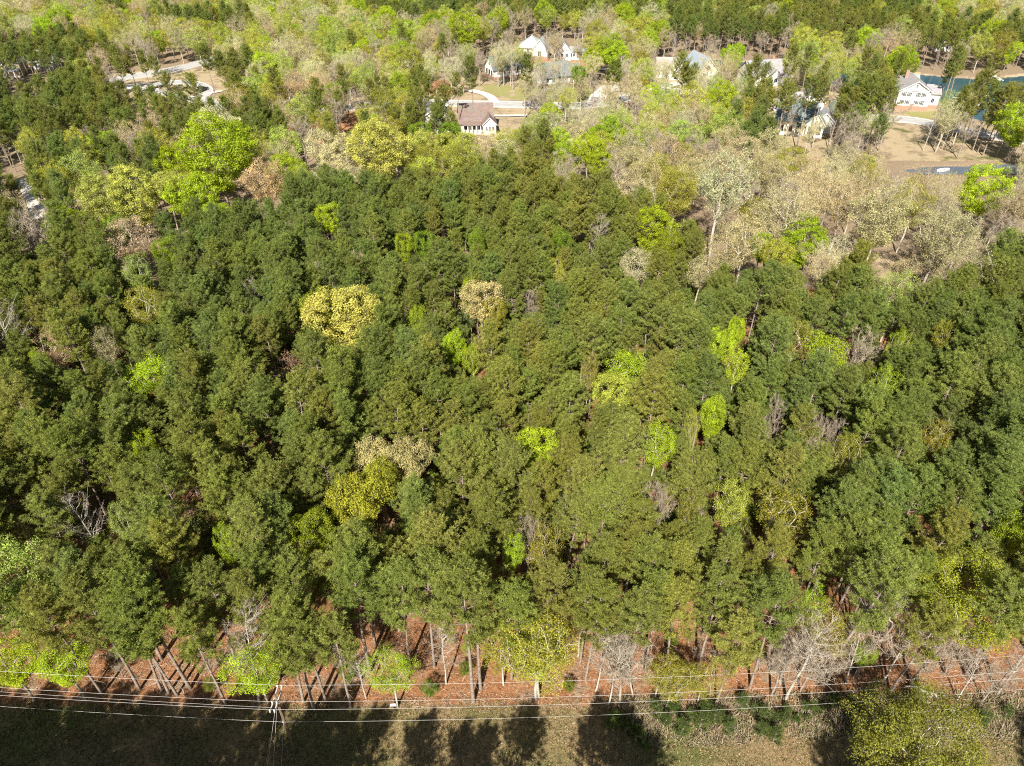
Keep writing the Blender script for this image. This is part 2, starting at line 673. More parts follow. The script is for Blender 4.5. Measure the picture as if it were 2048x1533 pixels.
M['roof_green'] = shingle('grey green shingles', (0.22, 0.255, 0.255))
M['roof_pale'] = shingle('pale green metal roof', (0.52, 0.57, 0.53))
M['roof_dark'] = shingle('charcoal shingles', (0.15, 0.19, 0.19))
M['roof_grey'] = shingle('grey shingles', (0.40, 0.38, 0.38))
M['roof_blue'] = shingle('blue grey shingles', (0.36, 0.42, 0.47))
M['roof_brown'] = shingle('brown shingles', (0.27, 0.20, 0.17))
M['roof_teal'] = shingle('dark teal shingles', (0.19, 0.25, 0.25))
M['roof_tan'] = shingle('tan shingles', (0.46, 0.41, 0.38))


def glass(name, col=(0.02, 0.03, 0.04)):
    m, n, l = new_mat(name)
    out = n.new('ShaderNodeOutputMaterial')
    b = n.new('ShaderNodeBsdfPrincipled')
    b.inputs['Base Color'].default_value = rgb(col)
    b.inputs['Roughness'].default_value = 0.08
    b.inputs['Specular IOR Level'].default_value = 0.6
    l.new(b.outputs[0], out.inputs['Surface'])
    return m


M['glass'] = glass('dark window glass')
LANDMARKS = []      # (px, py, short phrase)


class House:
    def __init__(s, name, label, FL, FR, short=None, rise=0.12):
        a, b = gp(*FL), gp(*FR)
        d = b - a
        s.W = d.length
        s.root = empty(name, ((a.x + b.x) / 2, (a.y + b.y) / 2, rise), math.atan2(d.y, d.x))
        tag(s.root, label, 'house', 'houses of the lakeside neighbourhood')
        s.R = Matrix.Rotation(math.atan2(d.y, d.x), 4, 'Z')
        c = s.root.location + s.R @ Vector((0, 5, 0))
        HOUSE_SPOTS.append((c.x, c.y, s.W / 2 + 4.5))
        if short:
            LANDMARKS.append(((FL[0] + FR[0]) / 2, (FL[1] + FR[1]) / 2 - 20, short))

    def block(s, x0, x1, y0, y1, h, rh, wall, roof, ridge='x', over=0.5, z0=0.0, base=None, bh=0.6):
        W, H = MB(), MB()
        zb = z0 - (0.6 if z0 == 0 else 0)
        if ridge == 'x':
            m = (y0 + y1) / 2
            W.prism([(y0, zb), (y1, zb), (y1, z0 + h), (m, z0 + h + rh), (y0, z0 + h)], 'x', x0, x1)
            k = rh / (m - y0)
            for sg, e in ((1, y0 - over), (-1, y1 + over)):
                z = z0 + h - over * k + 0.03
                H.prism([(e, z), (m, z0 + h + rh + 0.03), (m, z0 + h + rh + 0.23), (e, z + 0.2)][::sg], 'x', x0 - over, x1 + over)
        elif ridge == 'y':
            m = (x0 + x1) / 2
            W.prism([(x0, zb), (x1, zb), (x1, z0 + h), (m, z0 + h + rh), (x0, z0 + h)], 'y', y0, y1)
            k = rh / (m - x0)
            for sg, e in ((1, x0 - over), (-1, x1 + over)):
                z = z0 + h - over * k + 0.03
                H.prism([(e, z), (m, z0 + h + rh + 0.03), (m, z0 + h + rh + 0.23), (e, z + 0.2)][::sg], 'y', y0 - over, y1 + over)
        else:
            W.box(x0, x1, y0, y1, zb, z0 + h)
            a, b, c, d = x0 - over, x1 + over, y0 - over, y1 + over
            z = z0 + h + 0.02
            ins = (d - c) / 2
            my = (c + d) / 2
            H.add([(a, c, z), (b, c, z), (b, d, z), (a, d, z), (a + ins, my, z + rh), (b - ins, my, z + rh)],
                  [(3, 2, 1, 0), (0, 1, 5, 4), (1, 2, 5), (2, 3, 4, 5), (3, 0, 4)])
        w = W.build('wall', M[wall], s.root)
        r = H.build('roof', M[roof], s.root)
        if base:
            MB().box(x0 - 0.06, x1 + 0.06, y0 - 0.06, y1 + 0.06, -0.65, bh).build('foundation', M[base], s.root)
        if ridge == 'y':
            k = rh / ((x1 - x0) / 2)
            for sg in (1, -1):          # white rake boards on the front gable
                e, m = ((x0 - over, (x0 + x1) / 2) if sg > 0 else (x1 + over, (x0 + x1) / 2))
                z = z0 + h - over * k
                MB().prism([(e, z - 0.22), (m, z0 + h + rh - 0.22), (m, z0 + h + rh + 0.02), (e, z + 0.02)][::sg], 'y', y0 - over - 0.05, y0 - over + 0.04).build('rake_board', M['trim'], r)
        return w, r

    def window(s, face, u, z, w=1.0, h=1.5, at=0.0, shutters=False):
        def bx(du0, du1, z0, z1, d0, d1):
            if face == 'f':
                return MB().box(u + du0, u + du1, at - d1, at - d0, z0, z1)
            if face == 'l':
                return MB().box(at - d1, at - d0, u + du0, u + du1, z0, z1)
            return MB().box(at + d0, at + d1, u + du0, u + du1, z0, z1)
        f = bx(-w / 2 - 0.1, w / 2 + 0.1, z - 0.1, z + h + 0.1, -0.05, 0.06).build('window', M['trim'], s.root)
        bx(-w / 2, -0.03, z, z + h, 0, 0.09).build('pane', M['glass'], f)
        bx(0.03, w / 2, z, z + h, 0, 0.09).build('pane', M['glass'], f)
        if shutters:
            for q in (-1, 1):
                c = q * (w / 2 + 0.25)
                bx(c - 0.13, c + 0.13, z - 0.05, z + h + 0.05, -0.02, 0.1).build('shutter', M['dark'], f)
        return f

    def door(s, u, w=1.1, h=2.2, at=0.0, z=0.15, mat='wood'):
        d = MB().box(u - w / 2, u + w / 2, at - 0.09, at + 0.05, z, z + h).build('door', M[mat], s.root)
        MB().box(u + w / 2 - 0.2, u + w / 2 - 0.1, at - 0.16, at - 0.09, z + 1.0, z + 1.12).build('handle', M['trim'], d)

    def garage(s, u, w=3.0, h=2.4, at=0.0):
        d = MB().box(u - w / 2, u + w / 2, at - 0.07, at + 0.05, 0.05, h).build('garage_door', M['trim'], s.root)
        for k in range(4):
            MB().box(u - w / 2 + 0.08, u + w / 2 - 0.08, at - 0.11, at - 0.07, 0.1 + k * h / 4, (k + 0.86) * h / 4).build('panel', M['trim'], d)

    def porch(s, x0, x1, d, h, at=0.0, roof='roof_green', n=4, rail=False):
        r = MB().prism([(at - d, h), (at - 0.02, h + d * 0.3), (at - 0.02, h + d * 0.3 + 0.18), (at - d, h + 0.18)], 'x', x0, x1).build('porch_roof', M[roof], s.root)
        MB().box(x0 + 0.1, x1 - 0.1, at - d + 0.1, at - 0.08, -0.6, 0.2).build('porch_floor', M['concrete'], s.root)
        for k in range(n):
            x = x0 + 0.3 + (x1 - x0 - 0.6) * k / (n - 1)
            MB().box(x - 0.12, x + 0.12, at - d + 0.25, at - d + 0.49, 0.2, h - 0.004).build('column', M['trim'], s.root)
        if rail:
            MB().box(x0 + 0.3, x1 - 0.3, at - d + 0.3, at - d + 0.4, 0.95, 1.08).build('rail', M['trim'], s.root)
        return r

    def chimney(s, x, y, z0, z1, roof):
        MB().box(x - 0.5, x + 0.5, y - 0.5, y + 0.5, z0, z1).build('chimney', M['brick'], roof)


def build_houses():
    # two-storey white house by the lake
    h = House('white_house', 'two storey white house with black shuttered windows and brick base by the lake', (1791, 221), (1848, 220), 'the two storey white house')
    W = h.W
    rt = h.root
    rt.rotation_euler.z -= math.radians(16)
    w, r = h.block(-W / 2, W / 2, 0, 12, 6.3, 3.1, 'white', 'roof_grey', 'y', 0.6, base='brick', bh=1.3)
    MB().box(-W / 2 - 0.3, W / 2 + 0.3, -0.32, -0.05, 6.2, 6.5).build('cornice', M['trim'], rt)
    for z in (1.8, 4.4):
        for u in (-3.4, -1.7, 1.2, 2.9):
            h.window('f', u, z, 0.62, 1.25, 0.0, True)
        for u in (3, 6, 9):
            h.window('l', u, z, 0.9, 1.5, -W / 2)
    h.window('f', 0, 7.3, 0.6, 0.9)
    h.block(W / 2 + 0.02, W / 2 + 4, 3, 10, 5.0, 2.0, 'white', 'roof_grey', 'x', 0.5, base='brick', bh=1.2)
    h.window('f', W / 2 + 2, 2.0, 0.9, 1.4, 3.0)
    h.block(-W / 2 + 1.5, W / 2 - 1.5, 12.02, 19, 5.6, 2.4, 'white', 'roof_grey', 'x', 0.5)
    h.chimney(-2, 9, 7.0, 10.8, r)
    h.door(0.0, at=-0.06, z=0.05, h=1.9)

    # white house with the dark roof
    h = House('white_house', 'white house with charcoal roof and pillared porch at its gable end', (988, 158), (1042, 152), 'the charcoal roofed white house')
    W = h.W
    w, r = h.block(-W / 2, W / 2, 0, 9, 3.3, 3.8, 'white', 'roof_dark', 'x', 0.6, base='brick', bh=0.5)
    for u in (-4, -1.5, 1.2, 4):
        h.window('f', u, 1.2)
    for u in (2.0, 4.5, 7.0):
        h.window('l', u, 0.6, 1.4, 1.9, -W / 2)
    h.window('l', 4.5, 4.2, 1.0, 1.0, -W / 2)
    h.block(W / 2 + 0.02, W / 2 + 4.5, 2, 8.5, 3.0, 2.6, 'greyside', 'roof_green', 'x', 0.4)
    h.window('f', W / 2 + 1.2, 1.0, 1.2, 1.6, 2.0)
    h.window('f', W / 2 + 3.2, 1.0, 1.2, 1.6, 2.0)
    MB().box(W / 2 - 0.5, W / 2 + 5, -1.6, 1.9, -0.5, 0.4).build('deck', M['wood'], h.root)
    MB().box(W / 2 - 0.5, W / 2 + 5, -1.6, -1.5, 0.4, 1.3).build('rail', M['wood'], h.root)
    h.chimney(1.0, 6.0, 4.5, 7.9, r)

    # long house with grey green roof
    h = House('long_house', 'long house with grey green roof and mint gable end beside the lawn', (1088, 173), (1166, 164), 'the long green roofed house')
    W = h.W
    w, r = h.block(-W / 2, W / 2 - 5, 0, 10, 3.0, 4.0, 'white', 'roof_green', 'x', 0.6, base='brick', bh=0.4)
    MB().prism([(0.02, 0.1), (9.98, 0.1), (9.98, 3.0), (5, 6.95), (0.02, 3.0)], 'x', -W / 2 - 0.05, -W / 2 - 0.004).build('gable_siding', M['mint'], w)
    h.window('l', 3.0, 3.4, 0.8, 1.2, -W / 2 - 0.05)
    h.window('l', 5.0, 3.4, 0.8, 1.2, -W / 2 - 0.05)
    for u in (2.2, 7.5):
        h.window('l', u, 0.9, 1.0, 1.4, -W / 2 - 0.05)
    for u in (-7, -4.5, -2, 1):
        h.window('f', u, 1.1)
    h.block(W / 2 - 4.98, W / 2, 1.0, 9.0, 2.7, 2.9, 'white', 'roof_green', 'x', 0.5)
    h.window('f', W / 2 - 2.4, 1.0, 1.0, 1.4, 1.0)
    h.door(3.2)

    # pale green roofed house up the slope
    h = House('pale_roof_house', 'house with pale green metal roof behind the charcoal roofed one', (1036, 113), (1082, 115), 'the pale green roofed house')
    W = h.W
    w, r = h.block(-W / 2, W / 2, 0, 11, 3.4, 4.4, 'cream', 'roof_pale', 'hip', 0.7, base='brick', bh=1.2)
    for u in (-3.2, -0.6, 2.2):
        h.window('f', u, 1.5, 1.1, 1.4)
    h.block(W / 2 - 3.6, W / 2 + 3.2, -3.5, 4, 3.4, 4.2, 'white', 'roof_pale', 'y', 0.5, base='brick', bh=1.0)
    h.window('f', W / 2 - 0.2, 1.2, 1.5, 1.8, -3.5)
    h.door(-W / 2 + 1.5)

    h = House('white_cottage', 'tall white gabled cottage right of the pale green roofed house', (1114, 122), (1148, 122), 'the tall white cottage')
    W = h.W
    h.block(-W / 2, W / 2 - 1.5, 0, 9, 3.6, 3.6, 'white', 'roof_grey', 'y', 0.4, base='concrete', bh=0.8)
    h.window('f', -1.6, 1.3, 1.0, 1.4)
    h.window('f', 0.4, 1.3, 1.0, 1.4)
    h.block(W / 2 - 1.48, W / 2 + 2.2, 2, 8, 3.0, 1.6, 'white', 'roof_grey', 'x', 0.4)
    h.window('f', W / 2, 1.2, 0.9, 1.2, 2.0)
    h.porch(W / 2 + 2.4, W / 2 + 6.4, 3.2, 3.0, 5.0, 'roof_blue', 4, True)
    MB().box(W / 2 + 2.4, W / 2 + 6.4, 5.0, 8, -0.6, 3.2).build('wall', M['dark'], h.root)

    h = House('white_house', 'small white house half hidden by cream trees, left of the blue roof', (1312, 156), (1362, 157), 'the half hidden white house')
    W = h.W
    h.block(-W / 2, W / 2, 0, 8, 3.2, 3.4, 'white', 'roof_tan', 'x', 0.5)
    h.block(-1, 4, -2.5, 3, 3.2, 3.0, 'white', 'roof_tan', 'y', 0.4)
    h.window('f', 1.5, 1.0, 1.2, 1.6, -2.5)
    for u in (-4, -2.4):
        h.window('f', u, 1.0)

    h = House('blue_roof_house', 'pale house with blue grey roof and front gable near the inlet', (1392, 161), (1434, 161), 'the blue grey roofed house')
    W = h.W
    h.root.rotation_euler.z += math.radians(14)
    h.block(-W / 2, W / 2, 0, 14, 3.6, 4.4, 'cream', 'roof_blue', 'y', 0.6)
    h.window('f', -1.4, 1.2, 1.1, 1.5)
    h.window('f', 1.4, 1.2, 1.1, 1.5)
    h.window('f', 0, 4.3, 0.9, 1.0)
    for u in (3, 7):
        h.window('l', u, 1.2, 1.1, 1.4, -W / 2)
    h.garage(W / 2 - 2.2 if W > 8 else 0)

    h = House('grey_house', 'grey shingled house with several front gables by the inlet', (1500, 172), (1582, 167), 'the many gabled grey house')
    W = h.W
    w, r = h.block(-W / 2, W / 2, 0, 11, 3.4, 4.2, 'greyside', 'roof_grey', 'x', 0.6)
    for x, wd in ((-5.2, 4.6), (0.4, 4.0), (5.4, 4.2)):
        h.block(x - wd / 2, x + wd / 2, -2.2, 4, 3.4, wd * 0.55, 'white', 'roof_grey', 'y', 0.35)
        h.window('f', x, 1.1, 1.3, 1.5, -2.2)
    h.chimney(3, 7, 5.5, 8.6, r)

    h = House('victorian_house', 'white house with teal roofs and a trussed porch gable in the pines', (1548, 264), (1642, 272), 'the teal roofed house')
    W = h.W
    w, r = h.block(-W / 2, W / 2 - 3, 0, 10, 4.4, 4.0, 'white', 'roof_teal', 'x', 0.6, base='concrete', bh=0.6)
    h.block(-W / 2 + 0.4, -W / 2 + 6.0, -2.6, 4, 4.2, 2.6, 'cream', 'roof_pale', 'hip', 0.5)
    h.block(2.0, 7.0, -3.0, 5, 4.2, 3.0, 'white', 'roof_teal', 'y', 0.5)
    for u in (3.3, 5.6):
        h.window('f', u, 0.8, 1.5, 2.4, -3.0)
    for k in range(3):
        h.window('f', 3.4 + k * 1.1, 4.3, 0.6, 0.8, -3.0)
    for u in (-W / 2 + 1.8, -W / 2 + 4.4):
        h.window('f', u, 1.1, 1.2, 1.8, -2.6)
    for u in (-2.4, 0.2):
        h.window('f', u, 1.2, 1.1, 1.6)
    h.porch(-2.9, 1.8, 2.2, 2.9, 0.0, 'roof_teal', 4, True)
    h.block(W / 2 - 2.6, W / 2 + 3.6, 3, 9.5, 3.4, 2.6, 'white', 'roof_grey', 'y', 0.4)
    h.garage(W / 2 + 0.5, 2.8, 2.4, 3.0)

    h = House('white_house', 'white gabled house just behind the teal roofed one', (1598, 229), (1642, 232), 'the white house behind the teal roof')
    W = h.W
    h.block(-W / 2, W / 2, 0, 9, 4.6, 3.4, 'white', 'roof_grey', 'y', 0.5)
    for u in (-2, 0.4, 2.4):
        h.window('f', u, 1.4)
    h.block(-W / 2 - 5, -W / 2 - 0.02, 1, 8, 3.4, 2.4, 'white', 'roof_grey', 'x', 0.4)

    h = House('garage_house', 'white garage with grey roof right of the teal roofed house', (1664, 243), (1690, 244))
    W = h.W
    h.block(-W / 2, W / 2, 0, 7, 3.2, 2.4, 'white', 'roof_teal', 'y', 0.4)
    h.garage(0, 2.8)

    h = House('brown_roof_house', 'house with broad brown roof and small white front gable by the road', (922, 267), (986, 265), 'the brown roofed house')
    W = h.W
    w, r = h.block(-W / 2, W / 2, 0, 12, 3.0, 4.3, 'cream', 'roof_brown', 'x', 0.6)
    h.block(W / 2 - 3.2, W / 2 + 0.8, -2.4, 4, 3.3, 1.9, 'white', 'roof_brown', 'y', 0.4)
    for k in range(3):
        h.window('f', W / 2 - 2.2 + k * 1.0, 1.2, 0.6, 1.2, -2.4)
    for u in (-3.5, -1, 1):
        h.window('f', u, 1.0)
    h.porch(-W / 2 + 0.5, W / 2 - 3.7, 2.0, 2.7, 0.0, 'roof_brown', 5)

    h = House('white_house', 'white house with grey roof showing through pines left of the brown roof', (844, 268), (900, 264), 'the white house left of the brown roof')
    W = h.W
    h.root.rotation_euler.z += math.radians(-14)
    h.block(-W / 2, W / 2, 0, 8, 4.4, 3.0, 'white', 'roof_grey', 'y', 0.5)
    h.window('f', -2, 1.2)
    h.window('f', 1.6, 1.2)
    h.porch(-W / 2 + 0.4, W / 2 - 0.4, 2.2, 3.0, 0.0, 'roof_grey', 4)

    h = House('craftsman_house', 'grey green roofed house with stone front gable at the far left', (-6, 153), (46, 150), 'the stone gabled house far left')
    W = h.W
    w, r = h.block(-W / 2, W / 2, 0, 10, 3.6, 4.0, 'tanbrick', 'roof_green', 'hip', 0.7)
    h.block(-1.0, 5.2, -2.5, 5, 4.2, 3.0, 'tanbrick', 'roof_green', 'y', 0.5)
    for u in (0.6, 2.1, 3.6):
        h.window('f', u, 2.4, 1.0, 1.8, -2.5)
    h.block(-W / 2, -W / 2 + 4, -1.5, 4, 3.8, 2.2, 'tanbrick', 'roof_green', 'y', 0.5)
    h.window('f', -W / 2 + 2, 1.4, 1.2, 1.5, -1.5)
    h.porch(-1.0, 5.2, 1.8, 2.1, -2.5, 'roof_green', 4)

    h = House('grey_house', 'low grey roofed house right of the stone gabled house', (66, 141), (110, 139), 'the low grey roofed house far left')
    W = h.W
    h.block(-W / 2, W / 2, 0, 10, 3.2, 3.2, 'greyside', 'roof_grey', 'x', 0.6)
    h.block(0.5, 4.5, -1.8, 4, 3.2, 2.0, 'greyside', 'roof_grey', 'y', 0.4)
    h.window('f', 2.5, 1.0, 1.4, 1.5, -1.8)
    h.window('f', -2.5, 1.0)

    h = House('hip_roof_house', 'small tan hip roofed house across the lake', (1868, 103), (1900, 104), 'the house across the lake')
    W = h.W
    h.block(-W / 2, W / 2, 0, 8, 3.6, 2.6, 'white', 'roof_tan', 'hip', 0.6)
    h.window('f', -1.5, 1.2)
    h.window('f', 1.5, 1.2)


build_houses()

# ------------------------------------------------------------------ tree prototypes
PROTO = {}      # name -> dict(trunk, crown, joined, H, R, zc)


def store(name, tv, tf, cv, cf, cvary, bark, leafm, H, R, zc):
    tr = mk_mesh(name + ' trunk', tv, [tf], [M[bark]], smooth=True)
    cr = mk_mesh(name + ' crown', cv, cf if isinstance(cf, list) else [cf], [M[leafm]], vary=cvary)
    fl = cf if isinstance(cf, list) else [cf]
    fj = [tf] + [f + len(tv) for f in fl]
    mi = np.concatenate([np.zeros(len(tf), int)] + [np.ones(len(f), int) for f in fl])
    jn = mk_mesh(name + ' tree', np.concatenate([tv, cv]), fj, [M[bark], M[leafm]], midx=mi,
                 vary=np.concatenate([np.zeros(len(tv)), cvary]))
    PROTO[name] = dict(trunk=tr, crown=cr, joined=jn, H=H, R=R, zc=zc)


def pine(name, seed, H=18.0, cb=0.45, R=2.9, needles=26, tuft_len=0.33, whorl=0.52, tr=0.145, width=0.042, stubs=13):
    g = np.random.default_rng(seed)
    lean = g.normal(0, 0.25, 2)
    zz = np.linspace(0, H, 9)
    wob = g.normal(0, 0.07, (9, 2)).cumsum(0) * (H / 18)
    tp = np.stack([lean[0] * (zz / H) ** 2 + wob[:, 0] * zz / H, lean[1] * (zz / H) ** 2 + wob[:, 1] * zz / H, zz], 1)
    lines = [(tp, tr * (1 - zz / H) ** 0.8 + 0.02)]
    tp[0, 2] = -0.3

    def trunk_at(z):
        return np.array([np.interp(z, zz, tp[:, 0]), np.interp(z, zz, tp[:, 1]), z])
    z0 = H * cb
    TP, TA = [], []
    z = z0
    lop = g.uniform(0, 6.28)
    while z < H - 0.25:
        t = (z - z0) / (H - z0)
        prof = (1 - t ** 2.0) ** 0.75 * min(1.0, 0.55 + 1.7 * t)
        for k in range(g.integers(3, 6)):
            az = g.uniform(0, 2 * math.pi)
            L = R * prof * g.uniform(0.65, 1.18) * (1 + 0.18 * math.cos(az - lop)) + 0.25
            el = math.radians(8 + 50 * t + g.normal(0, 9))
            n = 5
            s = np.linspace(0, 1, n)
            d = np.array([math.cos(az), math.sin(az), 0])
            bend = 0.22 * L * s ** 2
            P = trunk_at(z) + np.outer(s * L * math.cos(el), d)
            P[:, 2] += s * L * math.sin(el) + bend - 0.08 * L * np.sin(s * math.pi)
            P[1:] += g.normal(0, 0.05 * L / 2, (n - 1, 3)) * 0.5
            lines.append((P, (0.03 * (L / R) + 0.006) * (1 - 0.8 * s)))
            m = int(2 + L / 0.34)
            for q in np.linspace(0.30 - 0.22 * t, 1.0, m):
                base = np.array([np.interp(q, s, P[:, i]) for i in range(3)])
                for side in ((-1, 1) if q < 0.97 else (0,)):
                    if side and g.random() < 0.28:
                        continue
                    sd = np.array([-d[1], d[0], 0]) * side
                    ax = d * g.uniform(0.5, 1.0) + sd * g.uniform(0.5, 1.0) + np.array([0, 0, g.uniform(0.35, 1.0)])
                    ax /= np.linalg.norm(ax)
                    tl = g.uniform(0.2, 0.62) * (1.1 - 0.5 * q) * min(1.0, L / 1.6) + 0.08
                    TP.append(base + ax * tl)
                    TA.append(ax * 0.6 + np.array([0, 0, 0.55]))
        z += whorl * g.uniform(0.75, 1.25) * (1 - 0.35 * t)
    for zt in np.linspace(z0 + 0.55 * (H - z0), H, 16):
        az = g.uniform(0, 6.28)
        TP.append(trunk_at(zt) + np.array([math.cos(az), math.sin(az), 0.4]) * g.uniform(0.1, 0.35))
        TA.append(np.array([math.cos(az) * 0.5, math.sin(az) * 0.5, 0.8]))
    for k in range(stubs):
        zb = g.uniform(0.3 * z0, z0)
        az = g.uniform(0, 6.28)
        P0 = trunk_at(zb)
        L = g.uniform(0.4, 1.5)
        d = np.array([math.cos(az), math.sin(az), g.uniform(-0.2, 0.3)])
        lines.append((np.stack([P0, P0 + d * L * 0.5, P0 + d * L + np.array([0, 0, -0.1])]), np.array([0.03, 0.02, 0.008])))
    TP, TA = np.array(TP), unit(np.array(TA))
    nt = len(TP)
    # needles
    A = np.repeat(TA, needles, 0)
    C = np.repeat(TP, needles, 0)
    N = len(C)
    rad = g.normal(size=(N, 3))
    rad = unit(rad - (rad * A).sum(1)[:, None] * A)
    al = g.uniform(-0.12, 0.16, N)[:, None]
    dirn = unit(A * g.uniform(0.15, 1.1, N)[:, None] + rad)
    ln = (tuft_len * g.uniform(0.7, 1.2, N))[:, None]
    st = C + A * al
    side = unit(np.cross(dirn, unit(g.normal(size=(N, 3)))))
    w = width * g.uniform(0.7, 1.3, N)[:, None]
    v = np.empty((N, 3, 3))
    v[:, 0] = st + side * w * 0.5
    v[:, 1] = st + dirn * ln * 0.55 - side * w * 0.9
    v[:, 2] = st + dirn * ln
    tv_, tf_ = tubes(lines[:1], 7)
    bv_, bf_ = tubes(lines[1:], 3)
    tv = np.concatenate([tv_, bv_])
    tf = np.concatenate([tf_, bf_ + len(tv_)])
    vary = np.repeat(np.clip(np.repeat(g.normal(0.5, 0.2, nt), needles) + g.normal(0, 0.14, N), 0, 1), 3)
    store(name, tv, tf, v.reshape(-1, 3), np.arange(N * 3).reshape(-1, 3), vary, 'bark_pine', 'needle', H, R, H * (cb + 0.5 * (1 - cb)))


def broadleaf(name, seed, H=15.0, R=4.6, cb=0.38, pts=170, leaves=34, sig=0.42, leaf=0.17, shell=0.55, bark='bark_pale', leafm='leaf',
              twigs=0, rough=0.28, tr=0.2, top=1.0, clear=0.0):
    g = np.random.default_rng(seed)
    zc = H * (cb + 1) / 2
    hz = H * (1 - cb) / 2
    # lumpy ellipsoid filled with twig ends
    lob = unit(g.normal(size=(9, 3)))
    P = []
    while len(P) < pts:
        d = unit(g.normal(size=3))
        r = shell + (1 - shell) * g.random() ** 0.6 if g.random() < 0.85 else g.random() ** 0.5
        lump = 1 - rough + rough * 1.5 * max(0.0, float((lob @ d).max()) - 0.35) / 0.65
        p = d * r * lump
        zz = p[2]
        if zz < 0:
            p[:2] *= (1 + zz * 0.55)
        P.append(np.array([p[0] * R, p[1] * R, zc + zz * hz]))
    P = np.array(P)
    fork = np.array([0, 0, H * cb * g.uniform(0.75, 1.0)])
    nodes = [np.array([0.0, 0, -0.3]), fork * 0.33 + g.normal(0, .08, 3) * [1, 1, 0], fork * 0.66 + g.normal(0, .12, 3) * [1, 1, 0], fork, np.array([0, 0, (fork[2] + zc) / 2]) + g.normal(0, .2, 3)]
    par = [-1, 0, 1, 2, 3]
    plen = [0, 1, 2, float(fork[2]), float((fork[2] + zc) / 2)]
    order = np.argsort(np.linalg.norm(P - fork, axis=1))
    tip = []
    for i in order:
        p = P[i]
        Nn = np.array(nodes[3:])
        d = np.linalg.norm(Nn - p, axis=1)
        c = d + 0.30 * np.array(plen[3:]) + 1.2 * np.maximum(0, Nn[:, 2] - p[2])
        j = int(np.argmin(c)) + 3
        a = nodes[j]
        L = float(np.linalg.norm(p - a))
        k = max(1, int(L / 1.3))
        prev = j
        for q in range(1, k + 1):
            t = q / k
            mid = a + (p - a) * t + np.array([0, 0, 0.10 * L * math.sin(math.pi * t)]) + (g.normal(0, 0.06 * L / k, 3) if q < k else 0)
            nodes.append(mid)
            par.append(prev)
            plen.append(plen[prev] + L / k)
            prev = len(nodes) - 1
        tip.append(prev)
    n = len(nodes)
    cnt = np.zeros(n)
    cnt[tip] += 1
    for i in range(n - 1, 0, -1):
        cnt[par[i]] += cnt[i]
    rad = tr * np.sqrt(np.maximum(cnt, 0.6) / cnt[0]) * 0.92 + 0.006
    kids = [[] for _ in range(n)]
    for i in range(1, n):
        kids[par[i]].append(i)
    big, small = [], []
    stack = [0]
    while stack:
        s = stack.pop()
        for c0 in kids[s]:
            line, i = [s, c0], c0
            while kids[i]:
                nx = max(kids[i], key=lambda q: cnt[q])
                stack_add = [q for q in kids[i] if q != nx]
                line.append(nx)
                if stack_add:
                    kids[i] = stack_add
                    stack.append(i)
                else:
                    kids[i] = []
                i = nx
            r = rad[line].copy()
            r[0] = min(r[0], r[1] * 1.25)
            pl = np.array([nodes[q] for q in line])
            for _ in range(2 if r[0] > 0.05 else 1):
                if len(pl) > 2:          # soften the kinks
                    a_, b_ = pl[:-1] * 0.75 + pl[1:] * 0.25, pl[:-1] * 0.25 + pl[1:] * 0.75
                    ra, rb = r[:-1] * 0.75 + r[1:] * 0.25, r[:-1] * 0.25 + r[1:] * 0.75
                    pl = np.concatenate([pl[:1], np.stack([a_, b_], 1).reshape(-1, 3)[1:-1], pl[-1:]])
                    r = np.concatenate([r[:1], np.stack([ra, rb], 1).ravel()[1:-1], r[-1:]])
            (big if r[0] > 0.05 else small).append((pl, r))
        kids[s] = []
    bv, bf = tubes(big, 6)
    tvs, tfs = [bv], [bf]
    if small:
        sv, sf = tubes(small, 3)
        tvs.append(sv)
        tfs.append(sf + len(bv))
    tv, tf = np.concatenate(tvs), np.concatenate(tfs)
    TP = np.array([nodes[t] for t in tip])
    vs, fs, vr, off = [], [], [], 0
    if twigs:
        N = len(TP) * twigs
        C = np.repeat(TP, twigs, 0) + g.normal(0, 0.18, (N, 3))
        out = unit(np.repeat(TP - np.array([0, 0, H * cb]), twigs, 0))
        d = unit(out + g.normal(0, 0.75, (N, 3)) + np.array([0, 0, 0.35]))
        L = g.uniform(0.5, 1.5, N)[:, None]
        sd = unit(np.cross(d, unit(g.normal(size=(N, 3)))))
        v = np.empty((N, 3, 3))
        v[:, 0] = C - d * L * 0.4 + sd * 0.022
        v[:, 1] = C - d * L * 0.4 - sd * 0.022
        v[:, 2] = C + d * L * 0.6
        vs.append(v.reshape(-1, 3))
        fs.append(np.arange(N * 3).reshape(-1, 3))
        vr.append(np.repeat(np.clip(g.normal(0.5, 0.2, N), 0, 1), 3))
        off = N * 3
    if leaves:
        keep = g.random(len(TP)) > clear
        T2 = TP[keep]
        N = len(T2) * leaves
        cl = np.clip(g.normal(0.5, 0.22, len(T2)), 0, 1)
        off3 = g.normal(0, 1, (N, 3))
        off3 = unit(off3) * (g.random(N) ** 0.45)[:, None] * sig * 1.9
        C = np.repeat(T2, leaves, 0) + off3 * np.array([1, 1, 0.75])
        nrm = unit(off3 * 0.8 / sig + g.normal(0, 0.8, (N, 3)) + np.array([0, 0, 0.7]))
        u = unit(np.cross(nrm, g.normal(size=(N, 3))))
        w = np.cross(nrm, u)
        a = (leaf * g.uniform(0.6, 1.25, N))[:, None] * 0.62
        v = np.empty((N, 4, 3))
        v[:, 0] = C + u * a
        v[:, 1] = C + w * a * 0.62
        v[:, 2] = C - u * a
        v[:, 3] = C - w * a * 0.62
        vs.append(v.reshape(-1, 3))
        fs.append(np.arange(N * 4).reshape(-1, 4) + off)
        vr.append(np.repeat(np.clip(np.repeat(cl, leaves) + g.normal(0, 0.18, N), 0, 1), 4))
